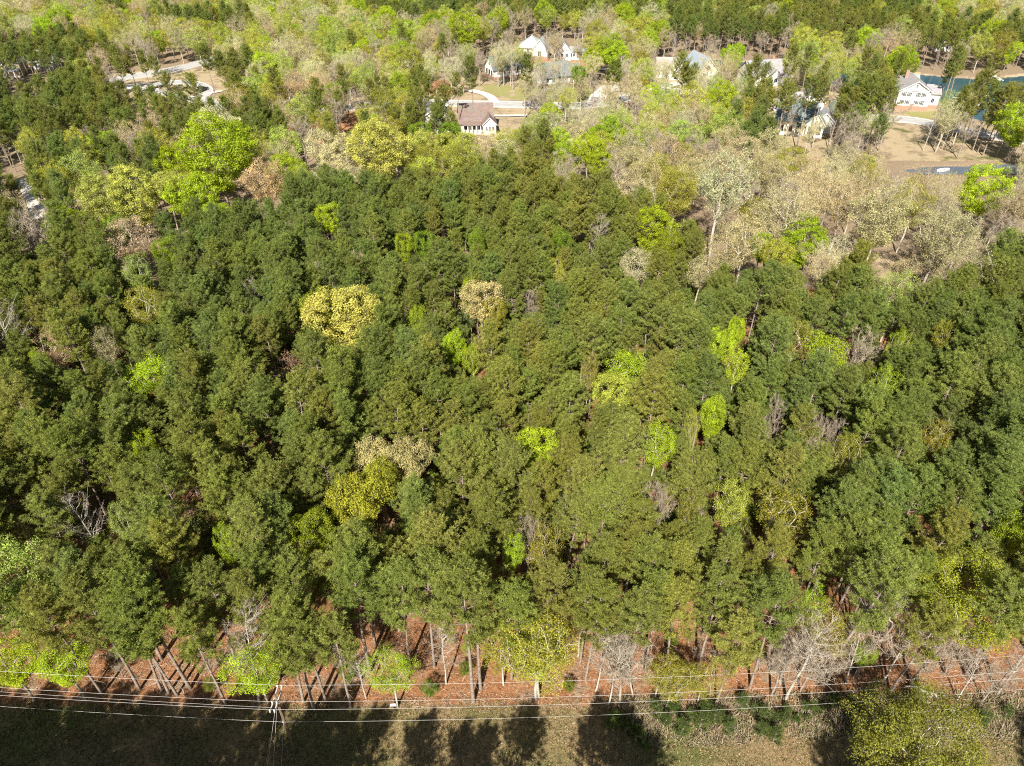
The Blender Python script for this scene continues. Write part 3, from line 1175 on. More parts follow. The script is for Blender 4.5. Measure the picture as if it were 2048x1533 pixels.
    store(name, tv, tf, np.concatenate(vs), fs, np.concatenate(vr), bark, leafm, H, R, zc)


def leader(name, seed, H, R):
    """leafless tree with one straight stem and many fine rising side branches"""
    g = np.random.default_rng(seed)
    zz = np.linspace(-0.3, H, 10)
    wob = g.normal(0, 0.06, (10, 2)).cumsum(0)
    tp = np.column_stack([wob, zz])
    lines = [(tp, 0.14 * (1 - np.clip(zz, 0, H) / H) ** 0.9 + 0.012)]
    fine, TW = [], []
    for k in range(46):
        zb = H * g.uniform(0.34, 0.97)
        t = zb / H
        az = g.uniform(0, 6.28)
        L = R * g.uniform(0.5, 1.1) * min(1.0, 2.6 * (1.05 - t)) + 0.3
        p0 = np.array([np.interp(zb, zz, tp[:, 0]), np.interp(zb, zz, tp[:, 1]), zb])
        d = np.array([math.cos(az), math.sin(az), g.uniform(0.5, 1.1)])
        s = np.linspace(0, 1, 5)[:, None]
        P = p0 + s * d * L + s ** 2 * np.array([0, 0, 0.35 * L]) + np.concatenate([[[0, 0, 0]], g.normal(0, 0.05 * L, (4, 3))])
        fine.append((P, np.array([0.035, 0.028, 0.02, 0.013, 0.006]) * (0.5 + L / R * 0.6)))
        for q in range(7):
            u = g.uniform(0.3, 1.0)
            c = np.array([np.interp(u, s[:, 0], P[:, i]) for i in range(3)])
            dd = d / np.linalg.norm(d) + g.normal(0, 0.5, 3) + np.array([0, 0, 0.3])
            dd /= np.linalg.norm(dd)
            l2 = g.uniform(0.4, 1.1) * L * 0.5
            fine.append((np.stack([c, c + dd * l2 * 0.5 + g.normal(0, 0.04, 3), c + dd * l2]), np.array([0.012, 0.009, 0.004])))
            TW.append(c + dd * l2 * 0.7)
    v0, f0 = tubes(lines, 7)
    v1, f1 = tubes(fine, 3)
    TW = np.repeat(np.array(TW), 3, 0)
    N = len(TW)
    d = unit(g.normal(0, 0.7, (N, 3)) + np.array([0, 0, 0.6]))
    L = g.uniform(0.3, 0.8, N)[:, None]
    sd = unit(np.cross(d, unit(g.normal(size=(N, 3)))))
    v = np.empty((N, 3, 3))
    v[:, 0], v[:, 1], v[:, 2] = TW + sd * 0.014, TW - sd * 0.014, TW + d * L
    store(name, np.concatenate([v0, v1]), np.concatenate([f0, f1 + len(v0)]), v.reshape(-1, 3), np.arange(N * 3).reshape(-1, 3), np.full(N * 3, 0.5), 'bark_pale', 'twig_grey', H, R, H * 0.68)


PINES = []
for k in range(12):
    nm = 'pine%02d' % k
    gk = random.Random(40 + k)
    pine(nm, 100 + k, H=gk.uniform(15.8, 18.8), cb=gk.uniform(0.48, 0.58), R=gk.uniform(2.35, 3.25))
    PINES.append(nm)
TALLP = []
for k in range(3):
    nm = 'tallpine%d' % k
    pine(nm, 200 + k, H=20.5, cb=0.56 + 0.03 * k, R=3.3, whorl=0.6, tr=0.2)
    TALLP.append(nm)
pine('youngpine0', 301, H=2.2, cb=0.08, R=0.75, whorl=0.34, needles=14, tr=0.04, stubs=0, tuft_len=0.22)
pine('youngpine1', 302, H=2.9, cb=0.06, R=0.85, whorl=0.38, needles=14, tr=0.05, stubs=0, tuft_len=0.24)
FULL, MED, SPARSE, BARE = [], [], [], []
for k in range(3):
    FULL.append('full%d' % k)
    broadleaf(FULL[-1], 400 + k, H=15, R=4.8, cb=0.30, pts=300, leaves=88, sig=0.42, leaf=0.195, shell=0.78, rough=0.46, bark='bark_grey')
    MED.append('medium%d' % k)
    broadleaf(MED[-1], 420 + k, H=15, R=4.4, cb=0.36, pts=210, leaves=66, sig=0.48, leaf=0.18, shell=0.5, rough=0.42, bark='bark_pale')
    SPARSE.append('sparse%d' % k)
    broadleaf(SPARSE[-1], 440 + k, H=16, R=4.4, cb=0.42, pts=190, leaves=36, sig=0.5, leaf=0.15, shell=0.4, twigs=8, rough=0.45, bark='bark_pale', clear=0.1)
    BARE.append('bare%d' % k)
    broadleaf(BARE[-1], 460 + k, H=15, R=3.6, cb=0.38, pts=150, leaves=0, shell=0.35, twigs=14, rough=0.45, bark='bark_grey', leafm='twig_grey')
HI = dict(full=[], med=[], sparse=[])
for k in range(2):
    HI['full'].append('fullhigh%d' % k)
    broadleaf(HI['full'][-1], 500 + k, H=16, R=3.6, cb=0.56, pts=200, leaves=84, sig=0.40, leaf=0.19, shell=0.76, rough=0.44, bark='bark_grey')
    HI['med'].append('mediumhigh%d' % k)
    broadleaf(HI['med'][-1], 510 + k, H=16, R=3.6, cb=0.55, pts=150, leaves=62, sig=0.44, leaf=0.175, shell=0.5, rough=0.42)
    HI['sparse'].append('sparsehigh%d' % k)
    broadleaf(HI['sparse'][-1], 520 + k, H=16.5, R=3.6, cb=0.52, pts=150, leaves=36, sig=0.46, leaf=0.15, shell=0.4, twigs=8, rough=0.45)
leader('snag0', 480, 15.0, 2.1)
leader('snag1', 481, 16.0, 2.5)
broadleaf('dead0', 482, H=13, R=2.6, cb=0.2, pts=120, leaves=9, sig=0.4, leaf=0.15, shell=0.3, twigs=8, rough=0.5, bark='bark_grey', leafm='twig_brown', tr=0.14)
broadleaf('bigopen', 483, H=17, R=7.0, cb=0.34, pts=400, leaves=70, sig=0.6, leaf=0.185, shell=0.55, twigs=2, rough=0.4, bark='bark_pale', tr=0.24, clear=0.0)

# leaf colours (albedo)
TINT = dict(
    pine=(0.212, 0.248, 0.054), pine_blue=(0.186, 0.238, 0.058), pine_olive=(0.244, 0.258, 0.056),
    yellow=(0.46, 0.455, 0.095), lime=(0.36, 0.45, 0.028), butter=(0.50, 0.43, 0.18), paleline=(0.38, 0.44, 0.085), olive=(0.33, 0.31, 0.045), gold=(0.33, 0.335, 0.04),
    cream=(0.54, 0.50, 0.27), tan=(0.46, 0.39, 0.20), pink=(0.48, 0.36, 0.20), moss=(0.21, 0.25, 0.02), green=(0.18, 0.27, 0.025), yg=(0.41, 0.42, 0.06))
TWORD = dict(butter='buttery tan', yellow='golden yellow', lime='bright lime green', paleline='pale lime', olive='olive yellow', gold='dull gold', cream='pale cream', tan='tan',
             pink='pinkish tan', moss='moss green', green='fresh green', yg='yellow green')

# ------------------------------------------------------------------ where the trees stand
TREES = []          # dict(kind, proto, x, y, s, rz, tint, label, big, look)
OCC = {}


def occ_add(x, y, r):
    OCC.setdefault((int(x // 8), int(y // 8)), []).append((x, y, r))


def occ_free(x, y, r):
    cx, cy_ = int(x // 8), int(y // 8)
    for i in range(cx - 1, cx + 2):
        for j in range(cy_ - 1, cy_ + 2):
            for a, b, c in OCC.get((i, j), ()):
                if (a - x) ** 2 + (b - y) ** 2 < ((r + c) * 0.5) ** 2 * 4 * 0.25:
                    return False
    return True


def put(kind, proto, x, y, s, tint=None, label=None, sp=None, look=None, short=None, rz=None, jit=0.14, tilt=0.03):
    if tint:
        c = TINT[tint]
        f = RND.uniform(1 - jit, 1 + jit)
        tint_v = (c[0] * f * RND.uniform(0.94, 1.06), c[1] * f, c[2] * f * RND.uniform(0.9, 1.1))
    else:
        tint_v = (0.3, 0.25, 0.2)
    t = dict(kind=kind, proto=proto, x=x, y=y, s=s, rz=RND.uniform(0, 6.28) if rz is None else rz, tint=tint_v, label=label, look=look, short=short,
             tx=RND.gauss(0, tilt), ty=RND.gauss(0, tilt))
    TREES.append(t)
    occ_add(x, y, sp if sp is not None else PROTO[proto]['R'] * s * 1.6)
    return t


def special(px, py, dpx, style, tint, label, short=None, hz=None, sx=1.0):
    """a tree whose crown centre the photograph shows at (px, py), dpx wide"""
    pool = dict(full=FULL, med=MED, sparse=SPARSE, bare=BARE, snag=['snag0', 'snag1'], dead=['dead0'], big=['bigopen'])[style]
    if style in HI and not hz and dpx / FPX * proj(*gp(px, py, 12))[2] < 7.6:
        pool = HI[style]
    pr = RND.choice(pool)
    P = PROTO[pr]
    s = 0.9
    for _ in range(6):                       # crown height and width agree with each other
        p = gp(px, py, P['zc'] * s)
        dep = proj(p.x, p.y, p.z)[2]
        s = dpx / FPX * dep / (2 * P['R'])
        s = max(0.28, min(1.6, s))
    # young trees below the canopy stay slim; scale only the spread when the tree must reach the canopy
    kind = 'bare_tree' if style in ('bare', 'snag', 'dead') else 'broadleaf_tree'
    zs = max(s, hz) if hz else max(s, 0.86)
    p = gp(px, py, P['zc'] * zs)
    dep = proj(p.x, p.y, p.z)[2]
    s = dpx / FPX * dep / (2 * P['R'])
    t = put(kind, pr, p.x, p.y, s, tint, label, sp=P['R'] * s * 1.75, look=TWORD.get(tint, 'bare'), short=short)
    t['sz'] = zs
    return t


KEEP = [   # open places that no filled-in tree may stand in front of (photograph pixels)
    [(215, 146), (300, 136), (445, 146), (458, 190), (400, 202), (290, 192), (215, 176)],
    [(830, 152), (955, 155), (1175, 165), (1300, 182), (1300, 196), (1190, 214), (840, 212)],
    [(955, 116), (1035, 85), (1150, 85), (1185, 115), (1180, 172), (1060, 180), (955, 160)],
    [(1300, 118), (1440, 116), (1590, 132), (1590, 168), (1440, 160), (1310, 160)],
    [(1545, 198), (1690, 198), (1690, 268), (1550, 268)],
    [(1785, 150), (1872, 150), (1872, 228), (1785, 228)],
    [(1880, 150), (2048, 148), (2048, 205), (1930, 225), (1890, 215)],
    [(1740, 238), (2048, 270), (2048, 318), (1900, 308), (1760, 290)],
    [(915, 206), (1060, 212), (1055, 245), (990, 262), (915, 246)],
    [(0, 114), (112, 110), (112, 126), (48, 156), (0, 156)],
    [(900, 562), (962, 562), (962, 588), (905, 590)],
    [(1748, 515), (1800, 528), (1800, 566), (1755, 552)],
    [(668, 205), (730, 205), (720, 235), (668, 235)],
    [(560, 248), (640, 248), (640, 274), (560, 274)],
    [(1865, 78), (1905, 78), (1905, 104), (1865, 104)],
    [(10, 372), (84, 372), (90, 430), (40, 420)],
    [(860, 440), (900, 430), (900, 470), (868, 480)],
]
SPECIALS = [
    # (x, y, width px, style, colour, label, short phrase for neighbours)
    (690, 648, 148, 'full', 'yellow', 'big round golden yellow oak standing out of the dark pines', 'the big round golden oak'),
    (636, 622, 82, 'full', 'moss', 'moss green tree tucked against the big golden oak', None),
    (656, 438, 52, 'full', 'lime', 'small upright lime green tree among pines above the golden oak', 'the small upright lime tree'),
    (205, 408, 95, 'full', 'yellow', 'leftmost crown of the long golden oak row', None),
    (270, 392, 100, 'full', 'yellow', 'middle crown of the long golden oak row', 'the long golden oak row'),
    (330, 376, 62, 'full', 'yellow', 'rightmost crown of the long golden oak row', None),
    (432, 308, 125, 'full', 'lime', 'broad vivid green tree under a cream crown', 'the broad vivid green tree'),
    (430, 268, 84, 'full', 'cream', 'domed cream tree right behind the broad vivid green tree', None),
    (508, 302, 80, 'sparse', 'yg', 'thin yellow green tree right of the broad vivid green tree', None),
    (528, 366, 84, 'med', 'pink', 'pinkish tan crown right of the golden oak row', 'the pinkish tan crown'),
    (478, 322, 66, 'sparse', 'olive', 'thin olive tree between the vivid green and pinkish trees', None),
    (272, 486, 92, 'med', 'pink', 'pinkish tan oak below the golden oak row', 'the pinkish oak below the golden row'),
    (238, 462, 46, 'full', 'green', 'small fresh green tree left of the pinkish oak', None),
    (338, 505, 56, 'full', 'moss', 'small moss green tree right of the pinkish oak', None),
    (268, 545, 60, 'sparse', 'paleline', 'slender pale green tree below the pinkish oak', 'the slender pale green tree'),
    (285, 612, 80, 'sparse', 'olive', 'low olive yellow tree in a gap of the left pines', 'the low olive tree'),
    (300, 748, 86, 'med', 'lime', 'lime tree alone in the dark pines on the left', 'the lone lime tree on the left'),
    (582, 748, 72, 'dead', 'tan', 'brown bare tree below the big golden oak', 'the brown bare tree'),
    (904, 702, 46, 'full', 'lime', 'narrow lime green tree right of the big golden oak', 'the narrow lime tree'),
    (946, 714, 40, 'med', 'lime', 'tiny lime crown touching the narrow lime tree', None),
    (750, 922, 84, 'full', 'butter', 'left half of the cream and gold tree clump', None),
    (815, 915, 84, 'full', 'butter', 'right half of the cream and gold tree clump', 'the cream and gold clump'),
    (716, 1000, 112, 'full', 'gold', 'dull gold tree just below the cream clump', 'the dull gold tree'),
    (762, 962, 70, 'full', 'gold', 'smaller dull gold crown between cream clump and pines', None),
    (630, 1072, 86, 'full', 'moss', 'moss green round tree left of the dull gold tree', 'the moss green round tree'),
    (1080, 906, 80, 'full', 'lime', 'rounded lime tree in the middle of the lower pines', 'the rounded lime tree in mid forest'),
    (1312, 892, 66, 'med', 'lime', 'airy lime tree in the pale pines right of centre', 'the airy lime tree'),
    (1222, 784, 76, 'full', 'yg', 'yellow green dome below a lime clump', 'the yellow green dome'),
    (1250, 738, 86, 'med', 'lime', 'lime clump above the yellow green dome', None),
    (1176, 744, 40, 'sparse', 'olive', 'small thin olive tree left of the lime clump', None),
    (1426, 838, 50, 'full', 'lime', 'small vivid lime crown right of the yellow green dome', 'the small vivid lime crown'),
    (1394, 858, 32, 'sparse', 'yg', 'tiny yellowish sapling beside the small vivid lime crown', None),
    (1308, 462, 84, 'full', 'lime', 'tall lime tree at the upper edge of the pines', 'the tall lime tree at the pine edge'),
    (1346, 496, 56, 'full', 'moss', 'moss green crown below the tall lime tree', None),
    (960, 606, 84, 'full', 'butter', 'tan oak beside a bare earth gap', 'the tan oak by the earth gap'),
    (985, 628, 42, 'full', 'olive', 'small olive crown overlapping the tan oak', None),
    (940, 588, 26, 'full', 'lime', 'tiny lime sapling in the bare earth gap', None),
    (1056, 612, 46, 'bare', None, 'small bare tree right of the tan oak', None),
    (1274, 532, 70, 'sparse', 'cream', 'cream tree with pale forking limbs in the upper pines', 'the cream tree with pale forks'),
    (1196, 470, 44, 'snag', None, 'slender bare pale tree left of the tall lime tree', None),
    (1398, 548, 66, 'med', 'tan', 'rounded tan crown right of the pale forked tree', 'the rounded tan crown'),
    (1466, 486, 104, 'sparse', 'tan', 'spreading thin tan tree along the pine edge', 'the spreading thin tan tree'),
    (1550, 512, 60, 'full', 'yg', 'yellow green tree below the vivid green tree on the right', None),
    (1524, 496, 36, 'full', 'lime', 'small lime crown beside the yellow green tree', None),
    (1600, 486, 84, 'full', 'lime', 'vivid green tree near the bare earth patch', 'the vivid green tree on the right'),
    (1662, 654, 58, 'bare', None, 'pale bare tree standing behind a lime clump on the right', None),
    (1652, 704, 92, 'med', 'lime', 'lime clump below the pale bare tree on the right', 'the lime clump on the right'),
    (1592, 682, 78, 'sparse', 'olive', 'thin olive tree left of the right lime clump', None),
    (1436, 692, 48, 'full', 'lime', 'small lime tree right of centre above the yellow green dome', 'the small lime tree right of centre'),
    (1470, 668, 30, 'full', 'lime', 'tiny lime crown up from the small lime tree', None),
    (1472, 736, 50, 'med', 'lime', 'low lime crown below the small lime tree', None),
    (1722, 706, 80, 'bare', None, 'grey bare tree right of the lime clump', 'the grey bare tree on the right'),
    (1768, 766, 56, 'sparse', 'lime', 'thin lime tree below the grey bare tree', None),
    (1795, 690, 46, 'sparse', 'lime', 'thin lime tree right of the grey bare tree', None),
    (1878, 672, 38, 'med', 'olive', 'small olive crown in the far right pines', 'the small olive crown far right'),
    (1452, 1012, 64, 'med', 'yg', 'yellow green tree with dark gap beneath, lower right', 'the yellow green tree with a dark gap'),
    (1376, 1022, 46, 'sparse', 'olive', 'small olive tree beside the tan brushy tree', None),
    (1570, 1034, 112, 'sparse', 'olive', 'wide thin olive tree in the lower right pines', 'the wide thin olive tree'),
    (1320, 1006, 66, 'bare', None, 'brushy tan bare tree in the pale pines', 'the brushy bare tree'),
    (1092, 1108, 80, 'sparse', 'olive', 'thin olive tree above the front clearing', 'the thin olive tree above the clearing'),
    (1056, 1072, 60, 'bare', None, 'reddish bare brush above the thin olive tree', None),
    (1010, 1098, 40, 'med', 'lime', 'small lime crown left of the thin olive tree', None),
    (372, 1012, 62, 'dead', None, 'dead brown tree among the lower left pines', 'the dead brown tree'),
    (182, 1042, 74, 'snag', None, 'white limbed bare tree in the lower left pines', 'the white limbed bare tree'),
    (92, 1044, 56, 'snag', None, 'smaller white bare tree near the left edge', None),
    (246, 1042, 56, 'sparse', 'paleline', 'pale lime tree between the bare and the dead tree', None),
    (452, 1090, 40, 'med', 'lime', 'small lime crown right of the dead brown tree', None),
    (306, 896, 52, 'med', 'lime', 'dim lime crown in shade below the lone lime tree', None),
    (22, 1135, 120, 'med', 'paleline', 'large pale lime tree cut by the left edge', 'the large pale lime tree'),
    (78, 1215, 96, 'med', 'paleline', 'pale lime tree below the large one at the left edge', None),
    (2022, 1072, 62, 'med', 'lime', 'lime tree cut by the right edge', 'the lime tree at the right edge'),
    (1930, 1000, 34, 'sparse', 'olive', 'small olive crown up from the right edge lime tree', None),
    (1860, 882, 60, 'sparse', 'olive', 'thin olive crown in the right hand pines', 'the thin olive crown in the right pines'),
    (1622, 868, 52, 'bare', None, 'pale bare tree among the pale pines on the right', 'the pale bare tree among pines'),
    (1548, 842, 42, 'bare', None, 'small pinkish bare tree left of the pale bare tree', None),
    (1660, 880, 46, 'bare', None, 'brown bare crown right of the pale bare tree', None),
    (1688, 912, 62, 'sparse', 'olive', 'thin olive tree below the brown bare crown', None),
    (16, 660, 74, 'snag', None, 'tall white bare tree at the left edge', 'the white bare tree at the left edge'),
    (108, 700, 80, 'sparse', 'pink', 'thin pinkish tree near the left edge', 'the thin pinkish tree'),
    (92, 722, 36, 'med', 'lime', 'small lime crown below the thin pinkish tree', None),
    (215, 690, 50, 'sparse', 'tan', 'thin tan crown right of the thin pinkish tree', None),
    (62, 462, 90, 'bare', None, 'grey bare tree below the far left driveway', 'the grey bare tree far left'),
    (505, 600, 34, 'snag', None, 'thin dead snag left of the moss green tree', None),
    (634, 566, 44, 'snag', None, 'pale dead snag above the moss green tree', None),
    (1112, 548, 44, 'sparse', 'yg', 'slim yellow green tree beside the broadest pine', 'the slim yellow green tree'),
    (845, 490, 40, 'full', 'green', 'fresh green sapling between bare pine trunks', None),
    (808, 492, 34, 'full', 'lime', 'lime sapling left of the bare pine trunks', None),
    (955, 490, 32, 'full', 'green', 'fresh green sapling right of the bare pine trunks', None),
    (1130, 486, 36, 'full', 'green', 'fresh green sapling behind the slim yellow green tree', None),
    (840, 644, 36, 'med', 'lime', 'faint lime crown right of the big golden oak', None),
    # hardwoods along the right middle
    (1446, 372, 135, 'sparse', 'cream', 'largest cream tree with white limbs on the right slope', 'the largest cream tree'),
    (1352, 384, 84, 'med', 'olive', 'olive crown left of the largest cream tree', None),
    (1962, 378, 92, 'full', 'lime', 'vivid lime tree near the pond at the right', 'the vivid lime tree by the pond'),
    (1560, 420, 110, 'sparse', 'tan', 'thin tan tree with white trunk right of the largest cream tree', None),
    (1690, 400, 96, 'sparse', 'pink', 'rusty pink thin tree in the middle of the right slope', 'the rusty pink tree'),
    (1760, 440, 110, 'med', 'tan', 'broad tan oak below the rusty pink tree', None),
    (1880, 480, 110, 'med', 'tan', 'broad tan oak right of the bare earth patch', 'the broad tan oak by the earth patch'),
    (1830, 400, 90, 'sparse', 'olive', 'thin olive tree left of the vivid lime pond tree', None),
    (760, 302, 110, 'full', 'yellow', 'golden crown in the row below the brown roofed house', 'the golden row below the brown roof'),
    (845, 300, 70, 'full', 'yellow', 'second golden crown in the row below the brown roof', None),
    (905, 306, 66, 'full', 'yellow', 'third golden crown in the row below the brown roof', None),
    (690, 320, 80, 'full', 'cream', 'cream crown left of the golden row', None),
    (640, 300, 70, 'med', 'cream', 'smaller cream crown further left of the golden row', None),
    (1105, 232, 46, 'full', 'lime', 'lime crown beside the road below the long green roofed house', None),
    (1180, 300, 60, 'full', 'lime', 'vivid lime tree above the pine edge at centre', 'the vivid lime tree at centre'),
    (1195, 330, 50, 'full', 'lime', 'second vivid lime crown at centre, just below the first', None),
    (208, 285, 44, 'full', 'lime', 'lime tree at the foot of the left pine stand', None),
    (546, 165, 36, 'full', 'lime', 'lime tree in front of the small dark pine block', None),
    (926, 62, 60, 'full', 'lime', 'round vivid green crown up from the white farm style house', None),
    (648, 78, 40, 'full', 'lime', 'vivid green crown in the far left centre woods', None),
    (905, 270, 50, 'full', 'green', 'fresh green tree in front of the brown roofed house', None),
    (1012, 284, 52, 'med', 'yg', 'yellow green tree right below the small white front gable', None),
    (982, 286, 50, 'med', 'cream', 'cream tree just below the small white front gable', None),
    (842, 268, 46, 'full', 'green', 'fresh green tree hiding the porch left of the brown roof', None),
    (1155, 150, 26, 'full', 'green', 'narrow ivy green tree right of the long green roof', None),
]
for sp_ in SPECIALS:
    special(*sp_)
N_SPECIAL = len(TREES)

# front row of the forest, surveyed from where the trunks meet the ground
FRONT_PINES = [(205, 1389), (279, 1379), (323, 1382), (338, 1387), (355, 1392), (381, 1377), (453, 1411), (607, 1404), (629, 1420), (651, 1399), (701, 1413),
               (869, 1336), (947, 1404), (961, 1377), (1023, 1358), (1171, 1358), (1160, 1330), (1252, 1370), (1431, 1411), (1290, 1345), (1330, 1352), (40, 1372), (120, 1360),
               (1780, 1385), (1990, 1380), (560, 1355), (480, 1345), (740, 1345), (820, 1330), (1090, 1322), (1390, 1360), (1500, 1375), (1640, 1360), (1930, 1352)]
for a, b in FRONT_PINES:
    p = gp(a, b)
    t = put('pine_tree', RND.choice(PINES + TALLP[:1]), p.x, p.y, RND.uniform(0.9, 1.02), RND.choice(['pine', 'pine_olive', 'pine']), sp=3.2)
    t['front'] = True
FRONT_THIN = [(516, 1404, 'snag', None, 1.0), (732, 1397, 'snag', None, 0.6), (893, 1368, 'snag', None, 0.7), (1007, 1370, 'sparse', 'olive', 0.62), (1072, 1397, 'sparse', 'olive', 0.9),
              (1078, 1395, 'sparse', 'yg', 0.75), (1190, 1382, 'snag', None, 0.75), (1216, 1409, 'snag', None, 0.72), (1240, 1408, 'bare', None, 0.8), (1265, 1397, 'snag', None, 0.72),
              (1572, 1402, 'snag', None, 1.1), (1713, 1353, 'bare', None, 0.95), (1692, 1371, 'snag', None, 0.6), (1543, 1393, 'bare', None, 0.6), (1913, 1404, 'snag', None, 0.6),
              (1994, 1393, 'snag', None, 0.6), (1600, 1385, 'bare', None, 0.6), (1560, 1370, 'bare', None, 0.7), (1650, 1378, 'bare', None, 0.55), (1820, 1370, 'bare', None, 0.7),
              (1765, 1360, 'snag', None, 0.8), (1890, 1350, 'bare', None, 0.6), (1960, 1405, 'bare', None, 0.45), (1620, 1345, 'sparse', 'olive', 0.7), (1350, 1400, 'sparse', 'olive', 0.45),
              (1395, 1408, 'sparse', 'olive', 0.42), (1310, 1395, 'sparse', 'olive', 0.45)]
FT_LABEL = {1572: 'tall leaning white trunked tree at the forest edge, lower right', 1713: 'white limbed bare tree behind the wires, lower right', 1240: 'thickest of the bare white stems at front centre',
            1072: 'white stemmed olive tree at the front edge, centre', 516: 'thin pale double stem left of the utility pole', 893: 'thin birch like stem behind the small sign',
            1007: 'thin white stemmed sapling on open pine straw'}
for a, b, st, ti, sc in FRONT_THIN:
    p = gp(a, b)
    pr = RND.choice(dict(snag=['snag0', 'snag1'], bare=BARE, sparse=SPARSE)[st])
    t = put('bare_tree' if ti is None else 'broadleaf_tree', pr, p.x, p.y, sc, ti, FT_LABEL.get(a), sp=1.6, look=TWORD.get(ti, 'bare'), tilt=0.06)
    t['front'] = True
# low spring trees in front of the trunks
for a, b, d, st, ti, lb in ((510, 1336, 112, 'med', 'lime', 'lime shrubby tree left of the utility pole'), (128, 1335, 104, 'med', 'lime', 'lime shrubby tree at the front near the left edge'),
                            (18, 1335, 110, 'med', 'lime', 'lime shrub tree cut by the left edge at the front'), (782, 1345, 104, 'sparse', 'lime', 'airy lime tree beside the small white sign'),
                            (1345, 1360, 80, 'sparse', 'olive', 'low olive bush at the edge right of the bare stems'), (1165, 1218, 90, 'sparse', 'olive', 'olive tree with curving white limb at front centre'),
                            (1095, 1250, 80, 'sparse', 'olive', 'thin olive crown left of the curving white limb'), (1620, 1215, 56, 'sparse', 'lime', 'small lime crown above the leaning white trunk'),
                            (1730, 1310, 40, 'med', 'lime', 'small lime bush by the white limbed bare tree')):
    special(a, b, d, st, ti, lb, hz=0.42 if b > 1300 else 0.75)
t = special(1932, 1205, 196, 'big', 'olive', 'great spreading lime tree with white forked limbs, lower right', 'the great spreading lime tree', hz=0.8)
t['tint'] = (0.33, 0.36, 0.035)
t = special(1845, 1512, 262, 'big', 'olive', 'large olive tree crown at the bottom right, in front of wires', 'the large bottom right tree', hz=0.55)
t['tint'] = (0.24, 0.23, 0.04)
# tall pines that stand free in the yards on the right
YARD_PINES = [(1965, 312), (2000, 305), (1945, 302), (1905, 301), (1897, 292), (1922, 276), (2032, 302), (1690, 280), (1712, 296), (1622, 288), (1552, 303), (1592, 300),
              (1702, 292), (1735, 303), (1655, 296), (1680, 305), (2045, 288), (1985, 285), (1560, 215), (1600, 205), (1630, 212), (1490, 240), (1510, 250), (1500, 268), (1530, 280),
              (1480, 225), (1720, 235), (1745, 225), (1770, 235), (1700, 225), (1360, 232), (1375, 226), (1345, 236), (1875, 215), (1895, 212), (1880, 225), (1925, 240), (1945, 235),
              (765, 250), (780, 258), (755, 262), (850, 268), (835, 262), (865, 275), (950, 250), (640, 262), (575, 265), (700, 240), (1230, 225), (1218, 222), (1050, 238), (470, 230), (920, 265)]
for a, b in YARD_PINES:
    p = gp(a, b)
    t = put('pine_tree', RND.choice(TALLP + PINES[:2]), p.x, p.y, RND.uniform(0.86, 1.02), RND.choice(['pine_olive', 'pine', 'pine_olive']), sp=2.6)
    t['yard'] = True
for a, b in ((250, 186), (276, 192), (304, 196), (335, 186), (348, 198), (226, 180), (392, 210), (424, 214), (366, 213), (455, 218), (318, 208), (205, 172), (880, 228), (838, 232), (862, 246), (824, 224), (905, 240), (1572, 196), (1640, 190),
             (1690, 186), (1712, 196), (1735, 186), (1760, 200), (1500, 178), (1520, 196), (1885, 172), (1915, 165), (1960, 195), (2010, 185), (1990, 215)):
    p = gp(a, b, 13.0)
    if not near_road(p.x, p.y) and not in_poly(p.x, p.y, LAKE):
        t = put('pine_tree', RND.choice(TALLP + PINES), p.x, p.y, RND.uniform(0.9, 1.02), RND.choice(['pine_olive', 'pine']), sp=2.2)
        t['yard'] = True
# pale bare trees standing in the yards
for a, b, st, ti, sc in ((1022, 172, 'snag', None, 1.0), (1000, 168, 'snag', None, 1.0), (1122, 214, 'snag', None, 1.1), (1060, 212, 'sparse', 'cream', 0.8), (1078, 205, 'snag', None, 0.9),
                         (960, 172, 'bare', None, 0.9), (890, 180, 'bare', None, 0.95), (862, 178, 'snag', None, 1.0), (835, 170, 'sparse', 'tan', 0.9), (1160, 200, 'sparse', 'paleline', 0.7),
                         (1180, 178, 'sparse', 'cream', 0.8), (1240, 214, 'bare', None, 0.9), (1290, 205, 'sparse', 'cream', 0.9), (1330, 182, 'sparse', 'cream', 0.7), (1440, 186, 'sparse', 'cream', 0.8),
                         (1455, 200, 'sparse', 'tan', 0.9), (1425, 230, 'bare', None, 1.0), (1400, 240, 'sparse', 'cream', 1.0), (1380, 215, 'sparse', 'cream', 0.9), (1300, 175, 'sparse', 'cream', 0.7),
                         (1080, 270, 'bare', None, 1.0), (1075, 262, 'snag', None, 1.2), (1130, 255, 'sparse', 'yg', 0.8), (690, 225, 'snag', None, 1.0), (698, 222, 'snag', None, 0.9),
                         (313, 158, 'bare', None, 1.0), (305, 155, 'snag', None, 1.1), (436, 272, 'snag', None, 0.8), (1185, 215, 'bare', None, 0.85), (1095, 160, 'snag', None, 0.9)):
    p = gp(a, b)
    pr = RND.choice(dict(snag=['snag0', 'snag1'], bare=BARE, sparse=SPARSE)[st])
    t = put('bare_tree' if ti is None else 'broadleaf_tree', pr, p.x, p.y, sc, ti, sp=1.6, look=TWORD.get(ti, 'bare'))
    t['yard'] = True
YG = random.Random(77)
YARD_AREA = [[(840, 150), (960, 120), (1200, 110), (1420, 130), (1480, 200), (1300, 225), (1180, 235), (1000, 225), (850, 205)], [(1500, 190), (1600, 175), (1780, 190), (1790, 235), (1690, 240), (1540, 220)],
             [(560, 190), (720, 180), (840, 190), (830, 225), (560, 235)], [(1560, 280), (1760, 285), (2040, 312), (2040, 322), (1700, 318)],
             [(1080, 240), (1300, 225), (1500, 235), (1560, 300), (1760, 320), (1300, 330), (1100, 310)], [(840, 150), (960, 120), (1420, 125), (1480, 200), (1300, 225), (850, 205)], [(1740, 240), (2040, 275), (2040, 318), (1760, 300)]]
k = 0
